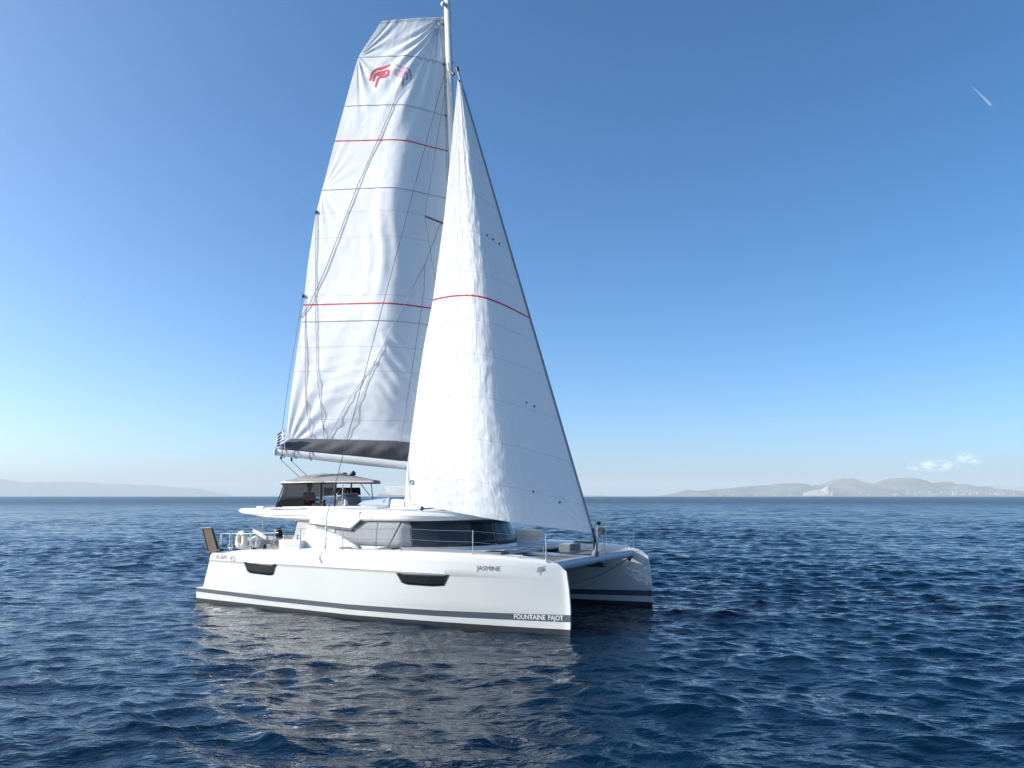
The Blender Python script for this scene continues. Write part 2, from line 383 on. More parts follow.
# contrail, high and far
mb = MB(); a = px_dir(972, 86); b_ = px_dir(991, 105); A = a*(9000/a.z); B = b_*(9000/b_.z)
mb.tube([A+(B-A)*k/12 for k in range(13)], [5+34*(k/12)**1.3 for k in range(12)]+[14], 8)
cm_ = alphamat('ice_cloud', (.95, .95, .95), .3, 1)
t = cm_.node_tree; b = t.nodes['Principled BSDF']; b.inputs['Transmission Weight'].default_value = 0; b.inputs['Specular IOR Level'].default_value = 0
tl_ = t.nodes.new('ShaderNodeBsdfTranslucent'); tp = t.nodes.new('ShaderNodeBsdfTransparent'); m1 = t.nodes.new('ShaderNodeMixShader'); m1.inputs[0].default_value = .075
m2 = t.nodes.new('ShaderNodeAddShader'); t.links.new(b.outputs[0], m2.inputs[0]); t.links.new(tl_.outputs[0], m2.inputs[1]); b.inputs['Alpha'].default_value = 1
t.links.new(tp.outputs[0], m1.inputs[1]); t.links.new(m2.outputs[0], m1.inputs[2]); t.links.new(m1.outputs[0], t.nodes['Material Output'].inputs[0])
o = mb.build('contrail', cm_, smooth=True); tag(o, 'short white vapour trail high in the upper right sky', 'contrail')

# ------------------------------------------------------------------ haze
mb = MB(); mb.box(-34000, 34000, -3000, 33000, -9.5, 480)
hz = mb.build('haze', []); tag(hz, kind='stuff')
hzm = bpy.data.materials.new('haze'); hzm.use_nodes = True; t = hzm.node_tree; t.nodes.clear()
pv = t.nodes.new('ShaderNodeVolumePrincipled'); pv.inputs['Color'].default_value = (.82, .92, 1, 1); pv.inputs['Density'].default_value = 6.3e-5; pv.inputs['Anisotropy'].default_value = .0
ou = t.nodes.new('ShaderNodeOutputMaterial'); t.links.new(pv.outputs[0], ou.inputs['Volume']); hz.data.materials.append(hzm)

# ================================================================== THE CATAMARAN (x forward, y to port, z up, waterline at 0)
BO = Vector((-2.8194, 25.4343, 0)); BYAW = radians(-30.1176)
boat = empty('catamaran', BO, BYAW, label='white sailing catamaran under full sail in the middle of the sea', cat='catamaran')
BM = Matrix.Translation(BO) @ Matrix.Rotation(BYAW, 4, 'Z'); BI = BM.inverted()
CB = BI @ Vector((0, 0, CAM_H))
def rb(x, y): return (BI.to_3x3() @ px_dir(x, y))
def onv(x, y, v): r = rb(x, y); return CB+r*((v-CB.y)/r.y)
HV = 2.893
ZL = [-.6, -.35, -.15, 0, .12, .24, .36, .47, .50, .53, .7, .9, 1.1, 1.3, 1.365, 1.385]
def zs(u): return interp(u, [(-6.4, 1.60), (-5.75, 1.61), (-5.2, 1.71), (-4.4, 1.75), (-1.8, 1.85), (0, 1.885), (1.9, 1.925), (3.85, 1.905), (5, 1.86), (5.7, 1.815), (6.1, 1.77), (6.35, 1.72), (6.5, 1.66), (6.58, 1.61)])
def ustar(s): return -6.35+12.97*s
def bs(u):
    b = .80 if u > -3 else .80-.05*((-3-u)/3.4)**2
    x = max(0, (u-1.2)/5.45); return max(.045, b*(1-x**2.3))
def bw(u):
    b = .60 if u > -3 else .60+.02*((-3-u)/3.4)
    x = max(0, (u+.5)/7.15); return max(.03, b*(1-x**1.9))
def halfw(s, z):
    u = ustar(s)
    if z <= 0: return bw(u)*sqrt(max(.02, 1+z/.65))
    if z < 1.375: t = z/1.375; return bw(u)+(bs(u)-.018-bw(u))*(t**.85)
    k = .018*(1-sstep(2.6, 6.1, u)); return bs(u)+k-.018
def ua(z): return -6.5 if z <= .48 else (-6.13+(z-.59)*.375 if z >= .53 else -6.5+(z-.48)/.05*.347)
def uf(z): return interp(z, [(-.6, 6.3), (-.2, 6.55), (0, 6.60), (.6, 6.62), (1.1, 6.58), (1.6, 6.50), (1.9, 6.45)])
def hp_(s, z, side, hull):   # side -1 = toward negative y ; hull -1 starboard, +1 port
    u = ua(z)+(uf(z)-ua(z))*s
    return Vector((u, hull*HV+side*halfw(s, z), z))
def s_of(u, z): return min(1, max(0, (u-ua(z))/(uf(z)-ua(z))))
SS = list(np.linspace(0, .7, 44))+list(np.linspace(.71, 1, 48))
def build_hull(hull):
    rings = []
    for s in SS:
        u = ustar(s); zt = zs(u)-(.09*sstep(.985, 1, s)); top = [1.385+(zt-.07-1.385)*q for q in (.33, .66, 1)]
        ring = []
        for side in (-1, 1):
            lv = [hp_(s, z, side, hull) for z in ZL+top]
            wd = halfw(s, 1.6); 
            for dz, dw in ((.035, .012), (.0, .055)):
                z = zt-dz; p = hp_(s, z, side, hull); p.y = hull*HV+side*max(0, wd-dw*min(1, wd/.1)); lv.append(p)
            z = zt+.018; p = hp_(s, zt, side, hull); p.z = z; p.y = hull*HV+side*wd*.6; lv.append(p)
            ring.append(lv)
        rings.append(ring[0]+ring[1][::-1])
    mb = MB(); n = len(rings[0]); m = len(rings)
    mb.add([p for r in rings for p in r], [(i*n+k, i*n+k+1, (i+1)*n+k+1, (i+1)*n+k) for i in range(m-1) for k in range(n-1)])
    for i in (0, m-1):
        mb.add(rings[i], [(k, k+1, n-2-k, n-1-k) for k in range(n//2-1)])
    o = mb.build('hull', M['gelcoat'], boat, smooth=True, angle=42)
    # painted bands, one sub-part each, wrapping outer side, stem and inner side
    def bandmesh(name, mat, zb, zt_, s0=0.0, off=.005):
        P = []
        Ssub = [s for s in SS if s >= s0]
        for side in (-1, 1):
            seq = Ssub if side == -1 else Ssub[::-1]
            for s in seq:
                u = ustar(s); row = []
                for q in range(25):
                    z = zb(u)+(zt_(u)-zb(u))*q/24; p = hp_(s, z, side, hull); p.y += side*off
                    if s > .999: p.x += off
                    row.append(p)
                P.append(row)
        mb = MB(); mb.grid(P); return mb.build(name, mat, o, smooth=True)
    bandmesh('boot_stripe', M['stripe'], lambda u: interp(u, [(-6.4, .355), (-3, .27), (0, .245), (3, .27), (6.6, .33)]), lambda u: interp(u, [(-6.4, .47), (-3, .41), (0, .385), (3, .42), (6.6, .50)]))
    bandmesh('antifouling', M['antifoul'], lambda u: -.55, lambda u: interp(u, [(-6.4, .15), (0, .10), (6.6, .15)]), off=.006)
    # hull windows on the outer side
    for quad in ([(-4.22, 1.40), (-2.78, 1.385), (-2.92, 1.06), (-3.1, 1.035), (-3.9, 1.06), (-4.06, 1.10)], [(1.74, 1.36), (3.44, 1.365), (3.27, 1.08), (2.9, 1.045), (2.1, 1.05), (1.92, 1.09)]):
        side = hull
        us = [p[0] for p in quad]; topz = lambda u: interp(u, [(quad[0][0], quad[0][1]), (quad[1][0], quad[1][1])])
        botpts = sorted([quad[0]]+quad[2:]+[quad[1]], key=lambda p: p[0])
        def patch(name, mat, sh, off, parent, rise):
            P = []
            lo, hi = min(us), max(us); cx = (lo+hi)/2
            for i in range(29):
                u = lo+(hi-lo)*i/28; zb_ = interp(u, botpts); zt2 = topz(u)
                zm = (zb_+zt2)/2; uu = cx+(u-cx)*(1-sh); row = []
                for q in range(7):
                    z = zb_+(zt2-zb_)*q/6; z = zm+(z-zm)*(1-sh*2.2); p = hp_(s_of(uu, z), z, side, hull)
                    p.y += side*off; row.append(p)
                P.append(row)
            mb = MB(); mb.grid(P); return mb.build(name, mat, parent, smooth=True, thick=rise)
        fr = patch('hull_window', M['frame'], 0, .007, o, .004)
        patch('window_pane', M['hullglass'], .05, .012, o, .003)
    return o
hull_s = build_hull(-1); hull_p = build_hull(1)

def text_mesh(name, txt, u0, u1, zmid, h, hull, mat, parent, side=-1, shear=0, off=.010, bold=0.0):
    cu = bpy.data.curves.new('t', 'FONT'); cu.body = txt; cu.size = 1; cu.resolution_u = 3; cu.offset = bold
    ob = bpy.data.objects.new('t', cu); COL.objects.link(ob); dg = bpy.context.evaluated_depsgraph_get(); dg.update()
    me = bpy.data.meshes.new_from_object(ob.evaluated_get(dg)); bpy.data.objects.remove(ob)
    xs = [v.co.x for v in me.vertices]
    x0, x1, y0, y1 = min(xs), max(xs), 0.0, .69
    bm = bmesh.new(); bm.from_mesh(me)
    for v in bm.verts:
        fx = (v.co.x-x0)/(x1-x0); fz = (v.co.y-y0)/(y1-y0)-.5
        u = u0+(u1-u0)*fx+shear*fz*h; z = zmid(u)+fz*h
        p = hp_(s_of(u, z), z, side, hull); p.y += side*off; v.co = p
    bm.to_mesh(me); bm.free(); me.materials.clear(); me.materials.append(mat); me.name = name
    o = bpy.data.objects.new(name, me); COL.objects.link(o); o.parent = parent; return o
o = text_mesh('boat_name', 'JASMINE', 4.22, 4.86, lambda u: 1.575, .115, -1, M['letter'], hull_s)
zb_ = lambda u: .395+(u-5.1)*.018
text_mesh('builder_lettering', 'FOUNTAINE', 5.16, 5.98, zb_, .115, -1, M['letterw'], hull_s, bold=.022)
text_mesh('builder_lettering', 'PAJOT', 6.05, 6.43, zb_, .115, -1, M['letterw'], hull_s, bold=.022)
o = text_mesh('type_lettering', 'ELBA', -5.52, -4.98, lambda u: 1.52, .15, -1, M['lettersil'], hull_s, bold=.015)
o = text_mesh('type_numerals', '45', -4.86, -4.58, lambda u: 1.48, .16, -1, M['lettersil'], hull_s)

EMB = [[(0, .25), (.02, .5), (.1, .72), (.26, .84), (.5, .86), (.8, .93), (1, 1.02)],
       [(.2, .2), (.2, .42), (.27, .58), (.42, .66), (.65, .68), (.9, .74), (.99, .70), (.97, .52), (.82, .42), (.55, .40), (.44, .32), (.42, .1), (.40, -.12)],
       [(.38, .52), (.6, .53), (.8, .58)]]
def emblem(fn, wd):
    """raised strokes mapped by fn(x,y)->point"""
    mb = MB()
    for st in EMB:
        pts = []
        for i in range(len(st)-1):
            for q in range(4): pts.append((st[i][0]+(st[i+1][0]-st[i][0])*q/4, st[i][1]+(st[i+1][1]-st[i][1])*q/4))
        pts.append(st[-1]); P = []
        for i, (x, y) in enumerate(pts):
            a = pts[max(0, i-1)]; b = pts[min(len(pts)-1, i+1)]; dx, dy = b[0]-a[0], b[1]-a[1]; ll = hypot(dx, dy)
            nx, ny = -dy/ll*wd, dx/ll*wd; P.append([fn(x+nx, y+ny), fn(x-nx, y-ny)])
        mb.grid(P)
    return mb
def hem(x, y):
    u = 5.80+.19*x; z = 1.46+.20*y; p = hp_(s_of(u, z), z, -1, -1); p.y -= .008; return p
emblem(hem, .035).build('bow_emblem', M['letter'], hull_s)

# ---------------------------------------------------- bridge deck, side decks, cockpit
mb = MB()
prof = [(-5.15, 1.15), (-5.15, .95), (1.6, .85), (2.9, 1.25), (3.05, 1.70), (3.0, 1.80)]
rings = []
for v in np.linspace(-2.35, 2.35, 9):
    rings.append([(u, v, z+.10*(abs(v)/2.35)**4*(-1)) for u, z in prof[:5]]+[(2.95, v, 1.84), (-2.9, v, 1.84), (-2.9, v, 1.15)])
mb.loft(rings); mb.build('bridge_deck', M['gelcoat'], boat, smooth=True, angle=30)
# central spine under the trampolines and the foredeck well
mb = MB(); mb.hexa([(2.9, -.28, 1.30), (6.0, -.10, 1.55), (6.0, .10, 1.55), (2.9, .28, 1.30), (2.9, -.28, 1.80), (6.0, -.12, 1.70), (6.0, .12, 1.70), (2.9, .28, 1.80)]); mb.build('spine', M['gelcoat'], boat, bevel=.03)

def plan(off, fwd, z):
    base = [(-2.75, -2.50), (-1.0, -2.56), (.6, -2.56), (1.02, -2.53), (1.42, -2.29), (1.82, -1.98), (2.12, -1.62), (2.38, -1.18), (2.54, -.72), (2.62, -.25)]
    out = []
    for i, (u, v) in enumerate(base):
        f = sstep(.8, 2.5, u); out.append((u+off*.4*f+fwd*f, v-off, z))
    return out+[(u, -v, z) for u, v, z in out[::-1]]
mb = MB(); mb.loft([plan(.10, .36, 1.80), plan(.08, .32, 1.93), plan(.0, .05, 2.66), plan(-.02, .0, 2.72)])
cabin = mb.build('cabin', M['gelcoat'], boat, smooth=True, angle=25)
WA, WB = plan(.078, .31, 1.95), plan(-.005, .04, 2.69)
def wall_pt(k, t, off):   # k runs along the wall ring 0..19, t height 0..1
    i = min(18, int(k)); f = k-i
    pa = Vector(WA[i]).lerp(Vector(WA[i+1]), f); pb = Vector(WB[i]).lerp(Vector(WB[i+1]), f)
    d = Vector(WA[i+1])-Vector(WA[i]); nrm = Vector((d.y, -d.x, 0)).normalized()
    return pa.lerp(pb, t)+nrm*off
def wpanel(name, mat, a0, a1, b0, b1, t0, t1, off, n=20, thick=.01):
    P = [[wall_pt((a0+(a1-a0)*i/n)*(1-j/4)+(b0+(b1-b0)*i/n)*j/4, t0+(t1-t0)*j/4, off) for j in range(5)] for i in range(n+1)]
    m = MB(); m.grid(P); return m.build(name, mat, cabin, smooth=True, thick=thick)
wpanel('window_surround', M['frame'], .70, 18.3, .70, 18.3, .0, 1.0, .006, n=120)
wpanel('window_cover', M['cover'], .75, 2.14, .75, 2.98, .03, .95, .018)
wpanel('window_cover', M['cover'], 2.20, 3.62, 3.06, 3.48, .03, .95, .018, n=40)
wpanel('window_pane', M['slate'], 3.64, 6.92, 3.50, 6.98, .03, .95, .018, n=40)  # window band goes on forward in a darker slate than the covers
wpanel('window_pane', M['glass'], 6.98, 8.80, 7.04, 9.0, .03, .95, .018)
wpanel('window_pane', M['slate'], 8.86, 13.2, 9.06, 13.2, .03, .95, .018, n=30)
wpanel('window_cover', M['cover'], 13.3, 18.2, 13.3, 18.2, .03, .95, .018, n=40)

# roof slab with its drooping aft quarters
def roof_ring(off, fwd, z, zc):
    pts = [(-6.32, -2.0), (-6.25, -2.22), (-5.8, -2.45), (-4.4, -2.60), (-2.8, -2.66), (-1.0, -2.66), (.6, -2.66), (1.15, -2.60), (1.52, -2.45), (1.93, -2.16), (2.25, -1.78), (2.50, -1.29), (2.67, -.76), (2.75, -.25)]
    out = []
    for u, v in pts:
        f = sstep(.8, 2.5, u); g = sstep(-4.4, -6.0, u)
        out.append((u+off*(.5*f-.8*g)+fwd*f, v-off*(1-.35*f), z+zc(u)))
    return out+[(u, -v, z_) for u, v, z_ in out[::-1]]
lowz = lambda u: interp(u, [(-6.3, .28), (-5.8, .17), (-4.8, .03), (-3, 0), (-1, 0), (1, .02), (2.8, .05)])
zt_ = lambda u: interp(u, [(-6.3, .04), (-5.2, 0), (0, 0), (1, -.02), (2.8, -.09)])
rings = [roof_ring(-.35, 0, 2.66, lowz), roof_ring(-.03, 0, 2.66, lowz), roof_ring(.02, 0, 2.715, lambda u: lowz(u)*.8), roof_ring(.015, 0, 2.88, zt_), roof_ring(-.07, -.05, 2.95, zt_)]
def crown(f, add):
    r = roof_ring(-.07, -.05, 2.95, zt_); out = []
    for u, v, z in r: out.append(((u+.5)*(1-f*.35)-.5+.1*f, v*(1-f), z+add*interp(u, [(-2, .3), (-.5, 1), (1.0, .8), (2.8, .35)])))
    return out
rings += [crown(.25, .07), crown(.6, .14), crown(.97, .17)]
mb = MB(); mb.loft(rings); roof = mb.build('roof', M['deck'], boat, smooth=True, angle=38)
for sd_ in (-1, 1):
    mb = MB(); mb.tube([(-5.95, sd_*2.36, 2.87), (-5.5, sd_*2.50, 2.82), (-4.4, sd_*2.625, 2.80), (-2.6, sd_*2.69, 2.79)], .011, 6); mb.build('roof_shade_line', M['ropelight'], roof, smooth=True)  # thin grey tube put in as a shade line along the roof edge
mb = MB(); mb.box(-5.75, -5.42, -1.9, -.6, 2.99, 3.06); mb.build('roof_pad', M['cushion'], roof, bevel=.02)
mb = MB(); mb.box(-4.9, -3.3, -2.3, -1.95, 3.0, 3.03); mb.build('walk_strip', M['nonskid'], roof, bevel=.01)
# drooping side fascia of the roof and the side wing that meets the deck
for sd_ in (1, -1):
    def fpoly(name, pts, v0, v1, mat, bev=.02):
        m = MB(); n = len(pts); A = [(u, sd_*v0, z) for u, z in pts]; B = [(u, sd_*v1, z) for u, z in pts]
        m.add(A+B, [tuple(range(n)), tuple(range(n, 2*n))[::-1]]+[(i, (i+1) % n, n+(i+1) % n, n+i) for i in range(n)])
        return m.build(name, mat, boat, bevel=bev)
    fpoly('roof_fascia', [(-2.35, 2.93), (-.45, 2.93), (-.42, 2.70), (-.80, 2.44), (-2.50, 2.56)], -2.688, -2.575, M['gelcoat'])
    fpoly('fascia_trim', [(-.36, 2.715), (-.46, 2.715), (-.86, 2.435), (-2.52, 2.555), (-2.52, 2.52), (-.80, 2.375)], -2.679, -2.600, M['frame'], .004)
    fpoly('side_wing', [(-2.95, 1.82), (-2.30, 2.42), (-1.75, 2.38), (-1.05, 2.20), (-.25, 1.86), (-.25, 1.80)], -2.80, -2.62, M['gelcoat'])
    fpoly('wing_hook', [(-.42, 2.13), (-.30, 2.13), (-.38, 1.86), (-.52, 1.86)], -2.635, -2.60, M['black'], .004)
# aft bulkhead / grey enclosure slanting down beside the cockpit
mb = MB(); mb.hexa([(-3.35, -2.42, 1.85), (-2.62, -2.46, 1.85), (-2.62, 2.46, 1.85), (-3.35, -2.30, 1.85), (-3.02, -2.42, 2.92), (-2.3, -2.46, 2.92), (-2.3, 2.46, 2.92), (-3.02, -2.30, 2.92)])
mb2 = MB(); mb2.hexa([(-3.35, -2.52, 1.84), (-2.60, -2.52, 1.84), (-2.60, -2.46, 1.84), (-3.35, -2.46, 1.84), (-3.08, -2.52, 2.92), (-2.30, -2.52, 2.92), (-2.30, -2.46, 2.92), (-3.08, -2.46, 2.92)])
mb2.build('cockpit_screen', pmat('grey_vinyl_screen', (.42, .41, .41), .6, noise=.06), boat)
mb = MB(); mb.box(-2.80, -2.70, -2.40, 2.40, 1.2, 2.70); mb.build('aft_bulkhead', M['gelcoat'], boat)
mb = MB(); mb.box(-2.825, -2.80, -1.0, 1.0, 1.25, 2.55); mb.build('sliding_door', M['glass'], boat)
# cockpit sole, seats
mb = MB(); mb.box(-5.3, -2.8, -2.2, 2.2, 1.12, 1.30); mb.build('cockpit_sole', M['nonskid'], boat)
mb = MB(); mb.box(-3.44, -2.5, -3.02, -2.30, 1.76, 2.06); mb.build('cockpit_coaming', M['gelcoat'], boat, bevel=.05)
mb = MB(); mb.box(-4.75, -3.15, 2.30, 3.02, 1.76, 2.02); mb.build('cockpit_coaming', M['gelcoat'], boat, bevel=.05)
mb = MB(); mb.box(-5.25, -4.72, -1.2, 2.0, 1.30, 1.66); mb.build('cockpit_bench', M['gelcoat'], boat, bevel=.04)
mb = MB(); mb.box(-3.3, -2.7, -2.60, -2.0, 1.90, 2.12); mb.build('seat_cushion', pmat('pale_grey_cushion', (.5, .48, .47), .9), boat, bevel=.05)
# roof supports aft
for (u, v) in ((-5.35, -1.9), (-5.35, 1.9)):
    mb = MB(); mb.tube([(u-.1, v, 1.7), (u, v, 2.78)], .028, 8); mb.build('roof_post', M['steel'], boat, smooth=True)
# swim platform between the hulls
mb = MB(); mb.box(-6.9, -5.3, -2.15, 2.15, .98, 1.10); mb.build('swim_platform', M['nonskid'], boat, bevel=.02)

# ---------------------------------------------------- flybridge
mb = MB()
def fly_ring(off, z, dz=0): 
    pts = [(-5.35, -.8), (-5.25, -1.5), (-4.6, -1.82), (-2.5, -1.86), (-.6, -1.72), (-.1, -1.1)]
    o_ = [(u, v-off, z+dz*interp(u, [(-5.4, 0), (-3, .0), (-.1, 1)])) for u, v in pts]; return o_+[(u, -v, z_) for u, v, z_ in o_[::-1]]
outer = [fly_ring(.06, 2.93), fly_ring(.0, 3.04, .04), fly_ring(-.04, 3.07, .05), fly_ring(-.12, 3.06, .05), fly_ring(-.16, 2.98)]
mb.loft(outer, cap=False); fb = mb.build('flybridge_coaming', M['gelcoat'], boat, smooth=True, angle=40)
mb = MB(); mb.prism([(u, v) for u, v, z in fly_ring(-.14, 0)], 2.955, 2.975); mb.build('flybridge_floor', M['nonskid'], boat)
# aft sun-lounge cushions and lockers
mb = MB(); mb.box(-5.20, -4.75, -1.3, 1.3, 2.98, 3.08); mb.build('lounge_seat', M['deck'], boat, bevel=.05)
mb = MB(); mb.box(-5.34, -5.16, -1.35, -.7, 3.0, 3.17); mb.build('lounge_backrest', pmat('sand_vinyl', (.58, .54, .50), .8), boat, bevel=.05)
# blue grey cover over forward sunpad
mb = MB(); mb.hexa([(-1.55, -1.62, 3.12), (-.30, -1.50, 3.10), (-.30, 1.4, 3.10), (-1.55, 1.4, 3.12), (-1.40, -1.45, 3.26), (-.40, -1.35, 3.36), (-.40, 1.3, 3.36), (-1.40, 1.3, 3.26)]); mb.build('sunpad_cover', M['blue'], boat, bevel=.05)
mb = MB(); mb.hexa([(-.28, -1.52, 3.0), (1.75, -1.15, 2.98), (1.75, 1.15, 2.98), (-.28, 1.52, 3.05), (-.34, -1.38, 3.32), (.35, -1.1, 3.30), (.35, 1.1, 3.30), (-.34, 1.38, 3.32)]); mb.build('forward_cowl', M['deck'], boat, bevel=.06)
# winch and fittings along the helm
for u, v in ((-1.85, -1.74), (-2.75, -1.80)):
    m = MB(); m.tube([(u, v, 3.11), (u, v, 3.15), (u, v, 3.16), (u, v, 3.24), (u, v, 3.25), (u, v, 3.28)], [.08, .075, .05, .055, .075, .06], 14); m.build('winch', M['steel'] if u > -2 else M['black'], boat, smooth=True)
mb = MB(); mb.box(-2.35, -1.95, -1.60, -.9, 2.97, 3.40); mb.box(-2.3, -2.02, -1.55, -.95, 3.40, 3.52); mb.build('helm_console', M['greyp'], boat, bevel=.04)
mb = MB(); cen = Vector((-2.44, -1.25, 3.36)); pts = [cen+Vector((0, cos(a)*.3, sin(a)*.3)) for a in np.linspace(0, 2*pi, 25)]; mb.tube(pts, .014, 6, caps=False)
for k in range(5):
    a = k*2*pi/5; mb.tube([cen, cen+Vector((0, cos(a)*.3, sin(a)*.3))], .01, 5)
mb.build('helm_wheel', M['steel'], boat, smooth=True)
mb = MB(); mb.box(-4.2, -3.6, -1.60, -.75, 2.98, 3.045); mb.box(-4.30, -4.20, -1.60, -.75, 3.0, 3.30); mb.build('helm_seat', M['greyp'], boat, bevel=.04)

# bimini over the starboard helm station
BV0, BV1 = -1.78, .12; BVC = (BV0+BV1)/2
def bu(v, q):   # q 0 aft .. 1 forward ; the forward edge sweeps back to port
    f = (v-BV0)/(BV1-BV0); return -4.66-.10*f+q*((-.70-1.35*f**1.3)-(-4.66-.10*f))
def bim(v, q):
    return 3.90+.27*(1-min(1, abs(v-BVC)/.95)**2.4)*interp(q, [(0, .25), (.12, .8), (.3, 1), (.55, .92), (.8, .45), (1, .06)])-.03*q
P = [[(bu(v, q), v, bim(v, q)) for v in np.linspace(BV0, BV1, 17)] for q in np.linspace(0, 1, 26)]
mb = MB(); mb.grid(P); bimini = mb.build('bimini', M['canopy'], boat, smooth=True, thick=.025)
for vv in (BV0, BV1):
    mb = MB(); mb.tube([(bu(vv, q), vv, bim(vv, q)-.03) for q in np.linspace(0, 1, 12)], .026, 8); mb.build('side_rail', M['frame'], bimini, smooth=True)
for q in (0, .52, 1):
    mb = MB(); mb.tube([(bu(v, q), v, bim(v, q)-.035) for v in np.linspace(BV0, BV1, 13)], .024, 8); mb.build('cross_rail', M['frame'], bimini, smooth=True)
mb = MB(); mb.tube([(-4.80, -1.62, 3.84), (-4.72, -1.74, 3.84), (-4.3, -1.80, 3.84), (-3.6, -1.81, 3.85), (-2.8, -1.80, 3.85)], [.05, .065, .035, .05, .028], 8); mb.build('rolled_curtain', M['black'], bimini, smooth=True)
for (a, b2, r, mt_) in (((-4.58, -1.77, 3.86), (-4.95, -1.78, 3.05), .02, 'black'), ((-4.45, -1.77, 3.86), (-4.62, -1.78, 3.05), .016, 'black'), ((-2.28, -1.77, 3.86), (-2.28, -1.80, 3.08), .032, 'black'), ((-2.95, -1.76, 3.86), (-2.9, -1.76, 3.08), .045, 'black'),
                   ((-1.30, -1.77, 3.85), (-.92, -1.70, 3.42), .016, 'frame'), ((-2.4, .10, 3.86), (-2.3, .12, 3.05), .016, 'frame'), ((-3.3, .10, 3.86), (-3.3, .12, 3.05), .03, 'greyp'), ((-4.7, .10, 3.86), (-4.8, .12, 3.0), .02, 'black'), ((-1.98, -1.77, 3.86), (-1.98, -1.78, 3.08), .016, 'steel')):
    m = MB(); m.tube([a, b2], r, 8); m.build('bimini_pole', M[mt_], bimini, smooth=True)
def panel(name, pts, mat, parent, thick=.006):
    m = MB(); m.add(pts, [tuple(range(len(pts)))]); return m.build(name, mat, parent, thick=thick)
panel('side_curtain', [(-4.56, -1.775, 3.84), (-2.30, -1.775, 3.84), (-2.30, -1.785, 3.42), (-4.75, -1.785, 3.28)], M['smoke'], bimini)
panel('side_curtain', [(-4.752, -1.79, 3.275), (-3.62, -1.79, 3.36), (-3.58, -1.80, 3.06), (-4.98, -1.80, 3.03)], M['smokelow'], bimini)
panel('far_curtain', [(-4.6, .13, 3.70), (-2.92, .13, 3.70), (-2.88, .13, 3.44), (-4.6, .13, 3.44)], M['smokelow'], bimini)
# clear wrap-around windscreen with a dark frame
P = [[(-2.6, 1.2, 3.45), (-2.7, 1.18, 3.76)], [(-1.45, 1.25, 3.45), (-1.60, 1.20, 3.76)], [(-.62, 1.0, 3.45), (-.82, .95, 3.74)]]
mb = MB(); mb.grid(P); wsn = mb.build('windscreen', M['vinyl'], boat, thick=.006)
mb = MB(); mb.tube([(-3.0, 1.2, 3.45), (-1.45, 1.25, 3.45), (-.62, 1.0, 3.45), (-.50, .5, 3.45)], .02, 8); mb.tube([(-.62, 1.0, 3.45), (-.72, 1.0, 3.70)], .035, 8); mb.build('windscreen_frame', M['frame'], boat, smooth=True)
# small fittings on the canopy
mb = MB(); mb.box(-3.2, -2.95, -.7, -.5, 4.14, 4.20); mb.build('canopy_light', M['greyp'], bimini, bevel=.02)
mb = MB(); mb.tube([(-2.55, -.9, 4.06), (-2.3, -.9, 4.16)], [.02, .09], 8); mb.build('speaker_horn', M['black'], bimini)

# ---------------------------------------------------- mast, boom, rigging
def mastu(z): return 1.50-(z-3.28)*.0517
mast = MB(); pts = [(mastu(z), 0, z) for z in (3.0, 6, 10, 14, 17, 18.4, 21.4)]
mast.tube(pts, [.155, .155, .155, .15, .145, .14, .115], 20, flat=.66); mast = mast.build('mast', M['alu'], boat, smooth=True)
mb = MB(); mb.tube([(mastu(z)-.155 if z < 18 else mastu(z)-.14, 0, z) for z in (3.6, 10, 17, 20.9)], .022, 6); mb.build('mast_track', M['frame'], mast, smooth=True)
mb = MB(); mb.tube([(mastu(18.05)+.1, -.06, 18.05), (mastu(18.05)+.22, -.04, 17.9)], .05, 8); mb.build('halyard_exit', M['greyp'], mast, smooth=True)
mb = MB(); mb.sphere((mastu(20.6)-.05, -.17, 20.62), .10, .09, .09); mb.tube([(mastu(20.6), -.05, 20.7), (mastu(20.6)-.05, -.17, 20.62)], .02, 6); mb.build('masthead_lamp', M['alu'], mast, smooth=True)
mb = MB(); mb.tube([(mastu(19.95)-.16, -.02, 19.95), (mastu(19.95)-.25, -.02, 20.0)], .035, 8); mb.build('halyard_block', M['black'], mast, smooth=True)
# forward struts (jumper) behind the sails
for z_ in (12.35,):
    for v in (-1, 1):
        mb = MB(); mb.tube([(mastu(z_), v*.05, z_), (mastu(z_)-.55, v*.95, z_+.20)], [.045, .028], 8, flat=.6); mb.build('spreader', M['alu'] if v > 0 else M['frame'], mast, smooth=True)
GN = Vector((mastu(4.25)-.2, 0, 4.22))
BE = onv(276, 452, -2.3); d = BE-GN
boom = MB(); pts = [GN+d*k/10 for k in range(11)]
rr = [.13, .145, .15, .15, .15, .15, .145, .14, .13, .125, .11]
boom.tube(pts, rr, 16, flat=.8); boom = boom.build('boom', M['alu'], boat, smooth=True, angle=50)
mb = MB(); mb.tube([BE, BE-d.normalized()*.01+d.normalized()*.05], [.13, .09], 16); mb.build('boom_end_cap', M['whitep'], boom, smooth=True)
for k in (.80, .885, .955):
    q = GN+d*k; dn = d.normalized(); up = Vector((0, 0, 1)); sx = dn.cross(up).normalized()
    mb = MB(); mb.tube([q+sx*cos(a)*.15+up*sin(a)*.155 for a in np.linspace(0, 2*pi, 17)], .014, 6, caps=False); mb.build('boom_strap', M['frame'], boom, smooth=True)
for k, dz in ((.97, -.22), (.91, -.24)):
    q = GN+d*k; mb = MB(); mb.tube([q+Vector((0, 0, -.12)), q+Vector((0, 0, dz))], [.02, .045], 8); mb.build('mainsheet_block', M['black'], boom, smooth=True)
def line(name, pts, r, mat, parent=None):
    m = MB(); m.tube(pts, r, 5); return m.build(name, M[mat], parent or boat, smooth=True)
